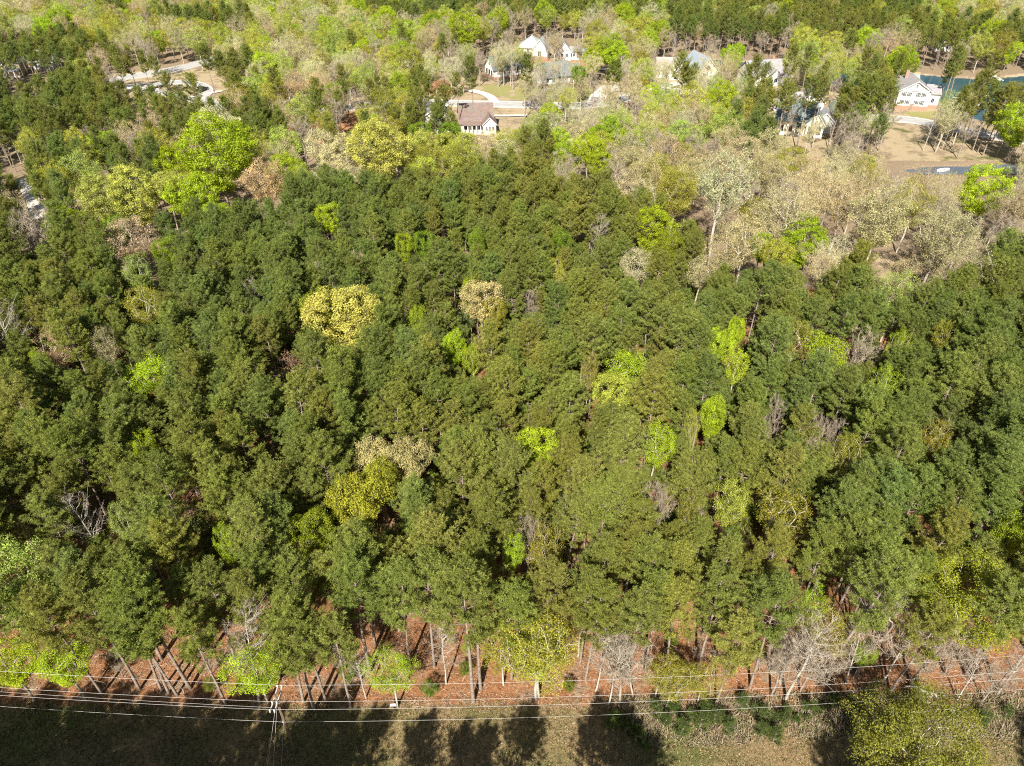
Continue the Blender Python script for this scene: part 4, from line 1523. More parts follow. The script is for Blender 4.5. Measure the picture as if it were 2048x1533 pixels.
while k < 150:
    ar = YG.choice(YARD_AREA)
    a, b = YG.uniform(min(q[0] for q in ar), max(q[0] for q in ar)), YG.uniform(min(q[1] for q in ar), max(q[1] for q in ar))
    if not in_poly(a, b, ar):
        continue
    p = gp(a, b)
    if near_road(p.x, p.y) or not occ_free(p.x, p.y, 3.0) or any((q[0] - p.x) ** 2 + (q[1] - p.y) ** 2 < (q[2] - 2) ** 2 for q in HOUSE_SPOTS) or in_poly(p.x, p.y, LAKE):
        continue
    if any(in_poly(*proj(p.x, p.y, zt)[:2], KEEP[5]) for zt in (5.0, 9.0, 13.0)):
        continue
    st, ti = YG.choice([('snag', None), ('bare', None), ('sparse', 'cream'), ('sparse', 'cream'), ('sparse', 'tan'), ('sparse', 'paleline')])
    pr = YG.choice(dict(snag=['snag0', 'snag1'], bare=BARE, sparse=SPARSE)[st])
    t = put('bare_tree' if ti is None else 'broadleaf_tree', pr, p.x, p.y, YG.uniform(0.6, 0.95), ti, sp=2.0, look=TWORD.get(ti, 'bare'))
    t['yard'] = True
    k += 1
# pines across the power line, behind the camera, whose shadows reach the clearing
ck = 1 / math.tan(SUN_EL)
TIPS = [(766, 1420, .95), (725, 1440, 1), (862, 1420, .95), (935, 1447, .9), (978, 1459, .85), (1070, 1420, .95), (1204, 1410, .95), (1245, 1408, 1), (1275, 1455, .9), (1300, 1480, .85),
        (690, 1400, 1), (655, 1420, 1), (620, 1440, .95), (560, 1410, 1), (520, 1395, 1), (470, 1400, 1), (420, 1390, 1), (380, 1410, 1), (330, 1400, 1), (290, 1390, 1), (240, 1395, 1), (190, 1385, 1),
        (140, 1390, 1), (90, 1380, 1), (40, 1390, 1), (-20, 1380, 1), (-90, 1390, 1), (600, 1480, .9), (500, 1470, .9), (400, 1480, .9), (300, 1470, .9), (200, 1480, .9), (100, 1470, .9), (0, 1480, .9), (-60, 1460, .9),
        (560, 1500, .85), (450, 1440, .95), (350, 1450, .95), (250, 1440, .95), (150, 1445, .95), (50, 1440, .95), (640, 1500, .85), (700, 1480, .85), (1690, 1440, .8), (1730, 1430, .8), (1660, 1490, .8), (2070, 1450, .9), (2120, 1440, .9)]
for a, b, sc in TIPS:
    tipp = gp(a, b)
    pr = RND.choice(PINES)
    hgt = PROTO[pr]['H'] * sc * 1.05
    x, y = tipp.x - hgt * ck * math.sin(SUN_AZ), tipp.y - hgt * ck * math.cos(SUN_AZ)
    t = put('pine_tree', pr, x, y, sc * 1.05, 'pine', sp=1.5)
    t['behind'] = True

# ---- filling in
MAIN_PINE = [(-200, 400), (0, 415), (150, 448), (330, 440), (480, 405), (560, 350), (680, 345), (800, 338), (930, 330), (1090, 330), (1140, 368), (1240, 385), (1330, 398), (1380, 440),
             (1440, 500), (1540, 530), (1640, 530), (1730, 500), (1745, 580), (1800, 600), (1900, 590), (1960, 520), (2048, 470), (2300, 430), (2300, 1700), (-300, 1700)]
PINE_ZONES = [
    [(-200, 160), (0, 150), (130, 130), (215, 162), (245, 205), (160, 250), (0, 258), (-200, 260)],
    [(180, 190), (310, 196), (420, 212), (520, 215), (620, 232), (600, 268), (330, 268), (230, 252)],
    [(430, 112), (522, 112), (522, 190), (440, 195)],
    [(290, 15), (510, 18), (500, 42), (330, 46)],
    [(700, -40), (1350, -40), (1350, 22), (860, 22), (740, 26)],
    [(1330, -40), (1880, -40), (1830, 52), (1500, 62), (1340, 52)],
    [(-200, 62), (60, 50), (140, 62), (230, 72), (420, 92), (420, 126), (240, 126), (-200, 116)],
    [(1800, 34), (2250, 30), (2250, 76), (1820, 76)],
    [(1700, 150), (1790, 150), (1790, 240), (1700, 235)],
    [(-200, 285), (0, 285), (120, 290), (340, 300), (340, 352), (240, 366), (120, 400), (-200, 420)],
    [(650, 160), (700, 160), (690, 200), (640, 200)],
    [(640, 235), (900, 235), (900, 275), (640, 275)],
    [(1440, 140), (1540, 150), (1560, 280), (1470, 280)],
    [(1010, 270), (1110, 270), (1120, 330), (1000, 330)]]
RIGHT_MIX = [(1330, 270), (2300, 300), (2300, 480), (1960, 540), (1900, 600), (1730, 520), (1540, 530), (1380, 440), (1240, 385), (1140, 360), (1130, 300)]
MIX_H = [('cream', 'med', .15), ('cream', 'sparse', .12), ('yg', 'med', .13), ('olive', 'med', .07), ('lime', 'full', .07), ('paleline', 'med', .10), ('tan', 'sparse', .08), ('pink', 'sparse', .04), (None, 'bare', .10), ('pine', 'pine', .10), ('green', 'full', .04)]
MIX_R = [('cream', 'med', .14), ('cream', 'sparse', .20), ('tan', 'sparse', .16), ('tan', 'med', .12), (None, 'bare', .16), ('olive', 'med', .08), ('yg', 'med', .06), ('pink', 'sparse', .05), ('lime', 'full', .03)]
# ------------------------------------------------------------------ fill the woods
SPX = [(s_[0], s_[1], s_[2] / 2, gp(s_[0], s_[1], 12).y) for s_ in SPECIALS]


def fill():
    g = random.Random(5)
    cand = []
    y = 40.5
    while y < 520:
        step = 2.0 if y < 240 else 2.8
        half = 0.7216 * (y * CP + CAM_H * SP) + 16
        x = -half
        while x < half:
            cand.append((x + g.uniform(-1, 1) * step * 0.6, y + g.uniform(-1, 1) * step * 0.6))
            x += step
        y += step
    g.shuffle(cand)
    lake2, pond2 = LAKE, POND
    for x, y in cand:
        px, py, dep = proj(x, y, 12.5)
        gx, gy, _ = proj(x, y, 0)
        if in_poly(x, y, lake2) or in_poly(x, y, pond2):
            continue
        if y < (46.0 if 760 < gx < 1420 else 43.5):
            continue
        pine_z = in_poly(px, py, MAIN_PINE)
        pal = None
        if pine_z:
            spc = 2.75 if py > 620 else 2.8
        elif any(in_poly(px, py, z) for z in PINE_ZONES):
            stand = in_poly(px, py, PINE_ZONES[0])
            pine_z, spc = stand or g.random() > 0.2, 3.3 if stand else 4.2
            if not pine_z:
                spc, pal = 5.5, MIX_H
        else:
            right = in_poly(px, py, RIGHT_MIX)
            spc = 5.0 if right else 5.9
            pal = MIX_R if right else MIX_H
            if y < 60:
                continue
        rpx = (2.8 if pine_z else 4.3) / dep * FPX
        bad = False
        qy = proj(x, y, 8.0)[1]
        for k in KEEP:
            if (not pine_z and in_poly(px, qy, k)) or in_poly(px, py, k) or in_poly(px, py - rpx * 1.0, k) or (px < 200 and in_poly(px, py - rpx * 1.8, k)) or in_poly(px - rpx * .6, py, k) or in_poly(px + rpx * .6, py, k) or in_poly(gx, gy, k):
                bad = True
                break
        if not bad and in_poly(px, py, [(-100, 258), (180, 258), (195, 292), (-100, 296)]) and gy > 296:
            bad = True
        if bad or near_road(x, y) or any((a - x) ** 2 + (b - y) ** 2 < r * r for a, b, r in HOUSE_SPOTS):
            continue
        short = 1.0
        if py > 330:
            def hides(hgt, rr):
                qx, qy, _ = proj(x, y, hgt)
                return any((qx - sx) ** 2 + (qy - sy - rr * 0.55) ** 2 < (sr * 0.72 + rr * 0.5) ** 2 for sx, sy, sr, wy in SPX)
            for f in (1.0, 0.78, 0.58, 0.4):
                if not hides(12.5 * f, rpx * f):
                    short = f
                    break
            else:
                bad = True
        if bad or (short < 1 and not pine_z):
            continue
        if pine_z:
            if not occ_free(x, y, spc):
                continue
            n = math.sin(x * 0.05 + 1) + math.sin(y * 0.045 + x * 0.03) + g.gauss(0, 0.8)
            ti = 'pine_olive' if n > 0.9 else ('pine_blue' if n < -0.7 else 'pine')
            put('pine_tree', g.choice(PINES if py < 1150 else PINES + TALLP), x, y, g.uniform(0.82, 1.08) * (0.92 if y > 90 else 1.0) * short, ti, sp=spc)
        else:
            if not occ_free(x, y, spc):
                continue
            r, acc = g.random(), 0
            # neighbours tend to be alike
            hsh = 0.5 + 0.5 * math.sin(x * 0.035 + 2.1 * math.sin(y * 0.02)) * math.cos(y * 0.03 + 0.7)
            r = (r * 0.6 + hsh * 0.4)
            for ti, st, wgt in pal:
                acc += wgt
                if r <= acc:
                    break
            if st == 'pine':
                put('pine_tree', g.choice(PINES), x, y, g.uniform(0.85, 1.05), 'pine', sp=4.5)
            else:
                pr = g.choice(dict(full=FULL, med=MED, sparse=SPARSE, bare=BARE)[st])
                put('bare_tree' if ti is None else 'broadleaf_tree', pr, x, y, g.uniform(0.72, 1.08), ti, sp=spc, look=TWORD.get(ti, 'bare'), jit=0.2)


fill()
print('TREES', len(TREES), 'pines', sum(t['kind'] == 'pine_tree' for t in TREES), 'special', N_SPECIAL)

# ------------------------------------------------------------------ labels that single each tree out
ORD = ['first', 'second', 'third', 'fourth', 'fifth', 'sixth', 'seventh', 'eighth', 'ninth', 'tenth', 'eleventh', 'twelfth', 'thirteenth', 'fourteenth', 'fifteenth', 'sixteenth', 'seventeenth', 'eighteenth', 'nineteenth', 'twentieth']
for t in TREES:
    P = PROTO[t['proto']]
    sz = t.get('sz', t['s'])
    t['px'], t['py'], t['dep'] = proj(t['x'], t['y'], P['zc'] * sz)
    t['size'] = P['R'] * t['s'] / t['dep'] * FPX
    t['inview'] = -40 < t['px'] < 2088 and -30 < t['py'] < 1560
for t in TREES:
    if t.get('short'):
        LANDMARKS.append((t['px'], t['py'], t['short']))
LANDMARKS.append((580, 1420, 'the utility pole'))
LANDMARKS.append((786, 1412, 'the small white sign'))
LANDMARKS.append((405, 184, 'the parked pickup'))


def auto_labels(ts, noun):
    groups = {}
    for t in ts:
        best = min(LANDMARKS, key=lambda q: (q[0] - t['px']) ** 2 + ((q[1] - t['py']) * 1.3) ** 2)
        dx, dy = t['px'] - best[0], t['py'] - best[1]
        if abs(dx) > abs(dy):
            side = 'left of' if dx < 0 else 'right of'
        else:
            side = 'above' if dy < 0 else 'below'
        look = t['look'] or ('dark green' if t['tint'][0] < 0.225 else 'olive green')
        groups.setdefault((look, side, best[2]), []).append((dx * dx + dy * dy, t))
    for (look, side, lm), lst in groups.items():
        lst.sort(key=lambda q: q[0])
        for i, (_, t) in enumerate(lst):
            if len(lst) == 1:
                t['label'] = '%s %s nearest %s, %s it' % (look, noun, lm, side) if side not in ('left of', 'right of') else '%s %s just %s %s' % (look, noun, side, lm)
            else:
                o = ORD[i] if i < 20 else 'farthest'
                t['label'] = '%s %s, %s out %s %s' % (look, noun, o, side, lm)


# ------------------------------------------------------------------ build the trees
def build_tree(t):
    P = PROTO[t['proto']]
    o = bpy.data.objects.new(t['kind'], None)
    o.empty_display_size = 0.5
    o.location = (t['x'], t['y'], 0.0)
    o.rotation_euler = (t['tx'], t['ty'], t['rz'])
    o.scale = (t['s'], t['s'], t.get('sz', t['s']))
    COL.objects.link(o)
    tr = bpy.data.objects.new('trunk', P['trunk'])
    cr = bpy.data.objects.new('crown', P['crown'])
    for c in (tr, cr):
        c.parent = o
        COL.objects.link(c)
    cr['tint'] = [float(v) for v in t['tint']]
    tag(o, t['label'], {'pine_tree': 'pine tree', 'broadleaf_tree': 'tree', 'bare_tree': 'bare tree', 'shrub': 'shrub'}[t['kind']],
        {'pine_tree': 'pines of the forest', 'broadleaf_tree': 'leafing spring trees', 'bare_tree': 'bare trees', 'shrub': 'shrubs of the forest edge'}[t['kind']])


def forest_nodes(name, coll):
    ng = bpy.data.node_groups.new(name, 'GeometryNodeTree')
    ng.interface.new_socket('Geometry', in_out='INPUT', socket_type='NodeSocketGeometry')
    ng.interface.new_socket('Geometry', in_out='OUTPUT', socket_type='NodeSocketGeometry')
    n, l = ng.nodes, ng.links
    gi, go = n.new('NodeGroupInput'), n.new('NodeGroupOutput')
    ci = n.new('GeometryNodeCollectionInfo')
    ci.inputs['Collection'].default_value = coll
    ci.inputs['Separate Children'].default_value = True
    ci.inputs['Reset Children'].default_value = True
    ip = n.new('GeometryNodeInstanceOnPoints')
    ip.inputs['Pick Instance'].default_value = True

    def attr(nm, ty):
        a = n.new('GeometryNodeInputNamedAttribute')
        a.data_type = ty
        a.inputs['Name'].default_value = nm
        return a.outputs['Attribute']
    e2r = n.new('FunctionNodeEulerToRotation')
    l.new(attr('rot', 'FLOAT_VECTOR'), e2r.inputs[0])
    l.new(gi.outputs[0], ip.inputs['Points'])
    l.new(ci.outputs[0], ip.inputs['Instance'])
    l.new(attr('pidx', 'INT'), ip.inputs['Instance Index'])
    l.new(e2r.outputs[0], ip.inputs['Rotation'])
    l.new(attr('scl', 'FLOAT_VECTOR'), ip.inputs['Scale'])
    l.new(ip.outputs[0], go.inputs[0])
    return ng


def build_mass(name, ts, label, cat):
    if not ts:
        return
    names = sorted({t['proto'] for t in ts})
    coll = bpy.data.collections.new(name + ' kinds')
    for k, nm in enumerate(names):
        ob = bpy.data.objects.new('%02d %s' % (k, nm), PROTO[nm]['joined'])
        coll.objects.link(ob)
    me = bpy.data.meshes.new(name)
    me.vertices.add(len(ts))
    me.vertices.foreach_set('co', np.array([(t['x'], t['y'], 0.0) for t in ts], np.float32).ravel())
    a = me.attributes.new('pidx', 'INT', 'POINT')
    a.data.foreach_set('value', np.array([names.index(t['proto']) for t in ts], np.int32))
    a = me.attributes.new('rot', 'FLOAT_VECTOR', 'POINT')
    a.data.foreach_set('vector', np.array([(t['tx'], t['ty'], t['rz']) for t in ts], np.float32).ravel())
    a = me.attributes.new('scl', 'FLOAT_VECTOR', 'POINT')
    a.data.foreach_set('vector', np.array([(t['s'], t['s'], t.get('sz', t['s'])) for t in ts], np.float32).ravel())
    a = me.attributes.new('tint', 'FLOAT_COLOR', 'POINT')
    a.data.foreach_set('color', np.array([(*t['tint'], 1.0) for t in ts], np.float32).ravel())
    o = bpy.data.objects.new(name, me)
    COL.objects.link(o)
    md = o.modifiers.new('trees', 'NODES')
    md.node_group = forest_nodes(name, coll)
    o['kind'] = 'stuff'
    tag(o, label, cat)


pines = sorted([t for t in TREES if t['kind'] == 'pine_tree'], key=lambda t: -(t['size'] * (1 if t['inview'] else 0.01)) - (1000 if t.get('front') or (t.get('yard')) else 0) + (5000 if t.get('behind') else 0))
near_p, far_p = pines[:300], pines[300:]
broad = sorted([t for t in TREES if t['kind'] != 'pine_tree'], key=lambda t: -(t['size'] * (1 if t['inview'] else 0.01)) - (1000 if t['label'] or t.get('front') or t.get('yard') else 0))
near_b, far_b = broad[:300], broad[300:]
auto_labels([t for t in near_p if not t['label']], 'pine')
auto_labels([t for t in near_b if not t['label'] and t['kind'] == 'broadleaf_tree'], 'tree')
auto_labels([t for t in near_b if not t['label'] and t['kind'] == 'bare_tree'], 'tree')
for t in near_p + near_b:
    build_tree(t)
build_mass('pine_forest', far_p, 'dark green pine forest stretching back behind the nearest pines', 'forest')
build_mass('hardwood_forest', far_b, 'spring hardwood forest in cream and light green beyond the pines', 'forest')

UG = []
ug = random.Random(91)
while len(UG) < 1500:
    yy = ug.uniform(50, 215)
    half = 0.73 * (yy * CP + CAM_H * SP) + 6
    xx = ug.uniform(-half, half)
    q = proj(xx, yy, 12.5)
    if ug.random() > (0.3 + yy / 215) or not in_poly(q[0], q[1], MAIN_PINE) or not occ_free(xx, yy, 0.0) or any(in_poly(*proj(xx, yy, 1.5)[:2], kk) for kk in KEEP):
        continue
    if ug.random() < 0.5:
        f = ug.uniform(0.7, 1.2)
        UG.append(dict(proto=ug.choice(['youngpine0', 'youngpine1']), x=xx, y=yy, s=ug.uniform(1.0, 2.0), rz=ug.uniform(0, 6.28), tx=0, ty=0, tint=(0.18 * f, 0.22 * f, 0.06 * f)))
    else:
        c = TINT[ug.choice(['green', 'moss', 'olive', 'moss'])]
        s0 = ug.uniform(0.2, 0.42)
        UG.append(dict(proto=ug.choice(SPARSE + MED), x=xx, y=yy, s=s0, sz=s0, rz=ug.uniform(0, 6.28), tx=0, ty=0, tint=tuple(v * 0.8 for v in c)))
build_mass('undergrowth', UG, 'low green undergrowth and seedlings beneath the pine canopy', 'undergrowth')

# ------------------------------------------------------------------ utility poles and wires
M['pole'] = plain('weathered pole timber', (0.15, 0.105, 0.075), 0.9, 0.3, 3.0)
M['arm'] = plain('pale crossarm timber', (0.42, 0.38, 0.33), 0.8, 0.2, 3.0)
M['porcelain'] = plain('grey white porcelain', (0.68, 0.68, 0.66), 0.3, 0.05, 3.0)
M['wire'] = plain('dull aluminium wire', (0.50, 0.48, 0.45), 0.55, 0.1, 1.0, spec=0.5)


def utility_pole(base, rz, label, guys=True):
    r = empty('utility_pole', base, rz)
    tag(r, label, 'utility pole', 'power line poles')
    MB().tube([(0, 0, -0.5), (0, 0, 5), (0, 0, 10.3)], [0.17, 0.14, 0.11], 10).build('pole', M['pole'], r, True)
    att = []
    for dx in (-0.2, 0.2):
        a = MB().box(dx - 0.055, dx + 0.055, -1.25, 1.25, 9.5, 9.63).build('crossarm', M['arm'], r)
        for y in (-1.15, -0.42, 1.15):
            MB().tube([(dx, y, 9.63), (dx, y, 9.72), (dx, y, 9.78), (dx, y, 9.86)], [0.05, 0.09, 0.06, 0.08], 8).build('insulator', M['porcelain'], a, True)
    for sg in (-1, 1):
        MB().tube([(0.15, 0, 8.7), (0.15, sg * 0.95, 9.49)], [0.025, 0.025], 6).build('brace', M['arm'], r)
    MB().tube([(0, -0.16, 6.1), (0, -0.3, 6.1)], [0.05, 0.05], 8).build('insulator', M['porcelain'], r)
    if guys:
        for z, dx in ((9.4, -0.9), (9.0, -0.3), (6.0, 0.2)):
            MB().tube([(0, -0.12, z), (dx * 1.6, -6.5 - z * 0.08, 0.0)], [0.010, 0.010], 5).build('guy_wire', M['wire'], r)
    return r


pb = gp(600, 1511)
pb.z = 0
PA = Vector((pb.x - 0.5, pb.y + 0.3, 0))
PL = Vector((PA.x - 72, PA.y + 5.4, 0))
PR = Vector((PA.x + 100, PA.y + 6.2, 0))
utility_pole(PA, math.radians(-1), 'dark wooden utility pole with double crossarms in the clearing', True)
utility_pole(PL, math.radians(-4), 'next utility pole along the line to the left', False)
utility_pole(PR, math.radians(3), 'next utility pole along the line to the right', False)


def wire(a, b, sag, label, r=0.0105):
    n = 24
    pts = []
    for i in range(n + 1):
        t = i / n
        p = a.lerp(b, t)
        pts.append((p.x, p.y, p.z - 4 * sag * t * (1 - t)))
    o = MB().tube(pts, [r] * (n + 1), 5).build('power_line', M['wire'])
    tag(o, label, 'power line', 'wires of the power line')


for nm, yo, zo in (('far', 1.15, 9.86), ('middle', -0.42, 9.86), ('near', -1.15, 9.86), ('lowest', -0.25, 6.1)):
    wire(PL + Vector((0, yo, zo)), PA + Vector((0, yo, zo)), 1.1, '%s wire of the span running left from the utility pole' % nm)
    wire(PA + Vector((0, yo, zo)), PR + Vector((0, yo, zo)), 2.6, '%s wire of the span running right from the utility pole' % nm)
wire(PL + Vector((0, -0.75, 9.86)), PA + Vector((-0.2, -0.95, 9.86)), 0.95, 'thin extra wire beside the near wire, left span', 0.009)

# ------------------------------------------------------------------ small things in the clearing
sg = gp(788, 1421)
r = empty('small_sign', (sg.x, sg.y, 0), math.radians(4))
tag(r, 'small white sign on a thin stake at the forest edge', 'sign')
MB().box(-0.03, 0.03, -0.03, 0.03, -0.3, 1.25).build('stake', M['wood'], r)
MB().box(-0.28, 0.28, -0.06, -0.032, 0.85, 1.3).build('board', M['trim'], r)

lg0, lg1 = gp(1810, 1372, 0.5), gp(1872, 1390, 0.25)
d = lg1 - lg0
V = [lg0 + d * t + Vector((0, 0.15 * math.sin(t * 4), 0.05 * math.sin(t * 7))) for t in (0, .25, .5, .75, 1)]
lr = empty('fallen_log', V[0])
tag(lr, 'pale fallen log lying at the forest edge, lower right', 'log')
MB().tube([tuple(v - V[0]) for v in V], [0.07, 0.12, 0.14, 0.16, 0.17], 8).build('stem', M['bark_pale'], lr, True)
for t, a in ((0.2, 1.0), (0.4, -0.9), (0.65, 0.8)):
    p = d * t
    MB().tube([tuple(p), tuple(p + Vector((0.5, a, 0.35)))], [0.05, 0.015], 5).build('branch', M['bark_pale'], lr)

SH = []
sg_ = random.Random(21)
k = 0
while k < 46:
    a, b = sg_.uniform(10, 2040), sg_.uniform(1285, 1412)
    p = gp(a, b)
    if not occ_free(p.x, p.y, 1.0):
        continue
    occ_add(p.x, p.y, 2.0)
    st, ti = sg_.choice([('bare', None), ('bare', None), ('sparse', 'olive'), ('sparse', 'moss'), ('med', 'green'), ('med', 'moss'), ('sparse', 'lime'), ('snag', None)])
    pr = sg_.choice(dict(snag=['snag0', 'snag1'], bare=BARE, sparse=SPARSE, med=MED)[st])
    s0 = sg_.uniform(0.12, 0.26)
    tint_ = tuple(c * 0.8 for c in TINT[ti]) if ti else (0.3, 0.25, 0.2)
    q = proj(p.x, p.y, 1.5)
    SH.append(dict(kind='shrub', proto=pr, x=p.x, y=p.y, s=s0, sz=s0 * 0.8, rz=sg_.uniform(0, 6.28), tx=sg_.gauss(0, .06), ty=sg_.gauss(0, .06), tint=tint_, look=TWORD.get(ti, 'bare'), px=q[0], py=q[1]))
    k += 1
auto_labels(SH, 'shrub')
for t in SH:
    build_tree(t)

# young pines on the bank of the power line strip
YP = [(1312, 1432), (1330, 1450), (1346, 1425), (1362, 1470), (1380, 1440), (1398, 1458), (1405, 1428), (1425, 1448), (1440, 1430), (1452, 1462), (1505, 1428), (1520, 1470), (1528, 1440),
      (1545, 1485), (1556, 1450), (1570, 1430), (1590, 1445), (1612, 1432), (1640, 1425), (1235, 1440), (1250, 1465), (1222, 1455), (1270, 1480), (1290, 1500), (1660, 1412), (1480, 1415), (1900, 1440), (1960, 1450), (2010, 1435), (1700, 1420)]
for i, (a, b) in enumerate(YP):
    p = gp(a, b)
    P = PROTO['youngpine%d' % (i % 2)]
    o = empty('young_pine', (p.x, p.y, 0), RND.uniform(0, 6.28))
    s = RND.uniform(0.45, 0.85)
    o.scale = (s, s, s)
    for nm in ('trunk', 'crown'):
        c = bpy.data.objects.new(nm, P[nm])
        c.parent = o
        COL.objects.link(c)
        if nm == 'crown':
            f = RND.uniform(0.85, 1.25)
            c['tint'] = [0.085 * f, 0.125 * f, 0.03 * f]
    row = 'upper' if b < 1436 else ('middle' if b < 1456 else 'lower')
    same = sorted(q[0] for q in YP if ('upper' if q[1] < 1436 else ('middle' if q[1] < 1456 else 'lower')) == row)
    tag(o, 'young pine on the grassy bank, %s from left in the %s row' % (ORD[same.index(a)], row), 'young pine', 'young pines on the bank')


def scatter_mass(name, label, cat, n, region, blade, cols, kind='grass', seed=1):
    g = np.random.default_rng(seed)
    poly = world_poly(region)
    P = np.array(poly)
    lo, hi = P.min(0), P.max(0)
    xy = []
    while len(xy) < n:
        q = lo + (hi - lo) * g.random((4000, 2))
        q = q[poly_mask(q[:, 0], q[:, 1], poly)]
        dens = 0.5 + 0.5 * np.sin(q[:, 0] * 0.7 + np.sin(q[:, 1])) * np.sin(q[:, 1] * 0.9 + 1.0)
        q = q[g.random(len(q)) < 0.25 + 0.75 * dens]
        xy += list(q)
    xy = np.array(xy[:n])
    k = 5
    N = n * k
    C = np.repeat(np.column_stack([xy, 0.10 * lumps(xy[:, 0], xy[:, 1])]), k, 0)
    C[:, :2] += g.normal(0, 0.10, (N, 2))
    if kind == 'grass':
        dd = unit(g.normal(0, 0.6, (N, 3)) + np.array([0, 0, 0.8]))
        dd[:, 2] = np.abs(dd[:, 2])
        L = blade * g.uniform(0.5, 1.3, N)[:, None]
        w = 0.045
    else:
        dd = unit(g.normal(0, 1, (N, 3)) * np.array([1, 1, 0.12]))
        L = blade * g.uniform(0.4, 1.5, N)[:, None]
        w = 0.03
        C[:, 2] += 0.06
    sd = unit(np.cross(dd, unit(g.normal(size=(N, 3)))))
    v = np.empty((N, 3, 3))
    v[:, 0] = C + sd * w
    v[:, 1] = C - sd * w
    v[:, 2] = C + dd * L
    m, nn, l = new_mat(name + ' colours')
    out = nn.new('ShaderNodeOutputMaterial')
    b = nn.new('ShaderNodeBsdfDiffuse')
    at = nn.new('ShaderNodeAttribute')
    at.attribute_name = 'vary'
    rp = nn.new('ShaderNodeValToRGB')
    e = rp.color_ramp.elements
    while len(e) < len(cols):
        e.new(0.5)
    for i, c in enumerate(cols):
        e[i].position = i / (len(cols) - 1)
        e[i].color = rgb(c)
    l.new(at.outputs['Fac'], rp.inputs['Fac'])
    l.new(rp.outputs[0], b.inputs['Color'])
    l.new(b.outputs[0], out.inputs['Surface'])
    me = mk_mesh(name, v.reshape(-1, 3), [np.arange(N * 3).reshape(-1, 3)], [m], vary=np.repeat(g.random(N), 3))
    o = bpy.data.objects.new(name, me)
    COL.objects.link(o)
    o['kind'] = 'stuff'
    tag(o, label, cat)


scatter_mass('grass', 'dry tan and green grass of the power line strip', 'grass', 16000, [(-100, 1400), (2150, 1400), (2150, 1620), (-100, 1620)], 0.22,
             [(0.07, 0.09, 0.022), (0.16, 0.14, 0.055), (0.28, 0.21, 0.11), (0.38, 0.29, 0.17)])
scatter_mass('pine_litter', 'fallen pine straw, twigs and cones on the forest floor', 'litter', 9000, [(-100, 1240), (2150, 1240), (2150, 1420), (-100, 1420)], 0.35,
             [(0.14, 0.06, 0.03), (0.30, 0.14, 0.07), (0.40, 0.24, 0.14), (0.45, 0.38, 0.30)], 'litter', 2)
scatter_mass('fallen_branches', 'fallen grey sticks and limbs strewn under the front pines', 'branches', 160, [(-100, 1270), (2150, 1270), (2150, 1415), (-100, 1415)], 1.3,
             [(0.12, 0.09, 0.07), (0.28, 0.22, 0.17), (0.40, 0.34, 0.28)], 'litter', 5)
scatter_mass('brush', 'tangled dry brush along the bank, lower right', 'brush', 3500, [(1180, 1395), (2100, 1385), (2100, 1480), (1600, 1480), (1300, 1500)], 0.75,
             [(0.20, 0.14, 0.09), (0.32, 0.24, 0.17), (0.16, 0.17, 0.05), (0.40, 0.33, 0.26)], 'grass', 3)

# ------------------------------------------------------------------ vehicles, docks and boat
M['paint_dark'] = plain('dark car paint', (0.03, 0.045, 0.05), 0.3, 0.05, 1.0, spec=0.6)
M['paint_blue'] = plain('grey blue car paint', (0.20, 0.25, 0.32), 0.3, 0.05, 1.0, spec=0.6)
M['paint_white'] = plain('white car paint', (0.70, 0.70, 0.68), 0.3, 0.03, 1.0, spec=0.6)
M['tyre'] = plain('tyre rubber', (0.02, 0.02, 0.02), 0.9, 0.1, 3.0)


def vehicle(name, label, cat, px, rz, paint, pickup=False, z=0.25):
    p = gp(*px)
    r = empty(name, (p.x, p.y, z), rz)
    tag(r, label, cat, 'parked vehicles')
    L, w = (5.6, 1.95) if pickup else (4.6, 1.8)
    h = L / 2
    body = [(-h, 0.35), (h, 0.35), (h, 0.8), (h - 0.25, 0.95), (h - 1.3, 1.05), (-h + 0.1, 1.05), (-h, 0.9)]
    b = MB().prism(body, 'y', -w / 2, w / 2).build('body', M[paint], r)
    cab = [(h - 1.5, 1.05), (h - 2.15, 1.62), (h - 3.2, 1.66), (h - 3.6, 1.05)] if pickup else [(h - 1.1, 1.04), (h - 1.8, 1.48), (-h + 1.1, 1.5), (-h + 0.4, 1.04)]
    MB().prism(cab, 'y', -w / 2 + 0.14, w / 2 - 0.14).build('cabin', M[paint], r)
    for s in (-1, 1):
        y = s * (w / 2 - 0.13)
        c2 = [(a * 0.93 + (cab[0][0] + cab[-1][0]) / 2 * 0.07, 1.12 + (zz - 1.05) * 0.78) for a, zz in cab]
        MB().prism(c2, 'y', y - 0.02, y + 0.02).build('window', M['glass'], r)
    a, c = Vector((cab[0][0], 0, cab[0][1])), Vector((cab[1][0], 0, cab[1][1]))
    MB().add([(a.x - 0.02, -w / 2 + 0.2, a.z + 0.05), (a.x - 0.02, w / 2 - 0.2, a.z + 0.05), (c.x + 0.06, w / 2 - 0.25, c.z - 0.04), (c.x + 0.06, -w / 2 + 0.25, c.z - 0.04)], [(0, 1, 2, 3)]).build('windscreen', M['glass'], r)
    if pickup:
        MB().box(-h + 0.15, h - 3.7, -w / 2 + 0.15, w / 2 - 0.15, 1.052, 1.09).build('bed', M['tyre'], r)
    for x in (-h + 0.95, h - 0.95):
        for s in (-1, 1):
            y = s * (w / 2 - 0.08)
            wh = MB().tube([(x, y - 0.12, 0.34), (x, y + 0.12, 0.34)], [0.34, 0.34], 14).build('wheel', M['tyre'], r)
            MB().tube([(x, y + s * 0.122, 0.34), (x, y + s * 0.135, 0.34)], [0.19, 0.19], 10).build('rim', M['porcelain'], wh)
    for s in (-1, 1):
        MB().box(h - 0.06, h + 0.02, s * 0.65 - 0.18, s * 0.65 + 0.18, 0.66, 0.82).build('headlight', M['porcelain'], r)


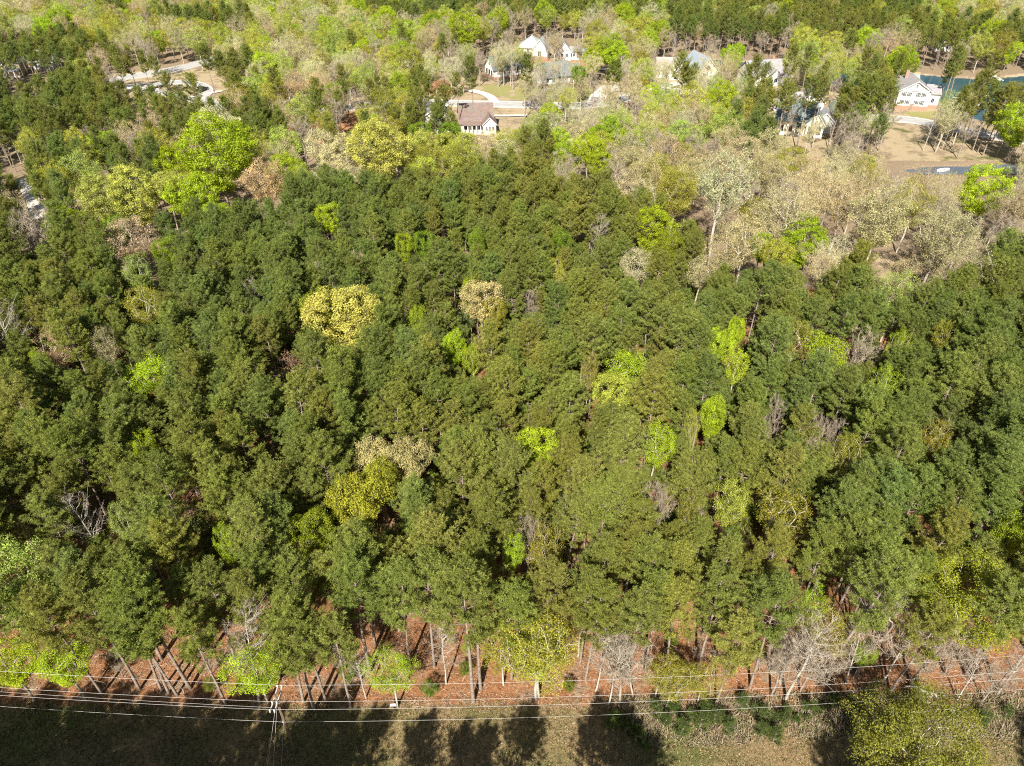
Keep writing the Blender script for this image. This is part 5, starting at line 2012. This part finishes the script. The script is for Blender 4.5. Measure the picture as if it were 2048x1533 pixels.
vehicle('pickup_truck', 'dark pickup truck parked on the loop road', 'pickup truck', (405, 184), math.radians(75), 'paint_dark', True)
vehicle('car', 'grey blue car half hidden by tree trunks, left of two', 'car', (680, 216), math.radians(8), 'paint_blue')
vehicle('car', 'dark car right of the grey blue car by the tree trunks', 'car', (716, 214), math.radians(12), 'paint_dark')
vehicle('car', 'white car on the concrete apron right of the long green roof', 'car', (1228, 186), math.radians(50), 'paint_white', z=0.27)

M['dockwood'] = plain('bleached dock boards', (0.62, 0.60, 0.55), 0.85, 0.15, 1.0)


def dock(label, a, b, w, fingers=0, flen=6.0, side=1):
    p, q = gp(*a), gp(*b)
    d = q - p
    L = d.length
    r = empty('boat_dock', (p.x, p.y, 0.0), math.atan2(d.y, d.x))
    tag(r, label, 'dock', 'docks on the lake')
    n = max(4, int(L / 0.9))
    me = None
    for k in range(n):
        o = MB().box(k * L / n + 0.03, (k + 1) * L / n - 0.03, -w / 2, w / 2, 0.1, 0.2)
        if me is None:
            ob = o.build('plank', M['dockwood'], r)
            me = ob.data
        else:
            ob = bpy.data.objects.new('plank', me)
            ob.parent = r
            ob.location = (k * L / n, 0, 0)
            COL.objects.link(ob)
    for k in range(0, n, 3):
        MB().tube([(k * L / n, w / 2 - 0.1, -2), (k * L / n, w / 2 - 0.1, 0.6)], [0.1, 0.1], 6).build('post', M['wood'], r)
    for k in range(fingers):
        x = (k + 0.5) * L / fingers
        MB().box(x - 0.6, x + 0.6, side * w / 2, side * (w / 2 + flen), 0.08, 0.2).build('finger_pier', M['dockwood'], r)


dock('long white boat dock with finger piers right of the white house', (1942, 222), (1972, 192), 1.8, 6, 8.0, 1)
dock('second white dock at the right edge of the lake', (2020, 235), (2048, 212), 1.6, 3, 7.0, 1)
dock('small dock reaching from the far lake shore', (1980, 148), (2002, 162), 2.0)

bt = gp(1888, 341)
r = empty('rowing_boat', (bt.x, bt.y, -0.28), math.radians(20))
tag(r, 'small white boat pulled up at the pond', 'boat')
hull = []
for x, wd in ((-2.0, 0.55), (-0.8, 0.75), (0.6, 0.72), (1.6, 0.4), (2.1, 0.05)):
    hull.append((x, wd))
mb = MB()
n = len(hull)
vs = []
for x, wd in hull:
    vs += [(x, -wd, 0.62), (x, -wd * 0.7, 0.05), (x, wd * 0.7, 0.05), (x, wd, 0.62), (x, wd * 0.88, 0.6), (x, wd * 0.6, 0.16), (x, -wd * 0.6, 0.16), (x, -wd * 0.88, 0.6)]
fs = []
for i in range(n - 1):
    for k in range(8):
        a, b = i * 8 + k, i * 8 + (k + 1) % 8
        fs.append((a, b, b + 8, a + 8))
fs.append(tuple(range(7, -1, -1)))
mb.add(vs, fs)
mb.build('hull', M['paint_white'], r)
for x in (-1.0, 0.5):
    MB().box(x - 0.15, x + 0.15, -0.6, 0.6, 0.4, 0.45).build('seat', M['dockwood'], r)
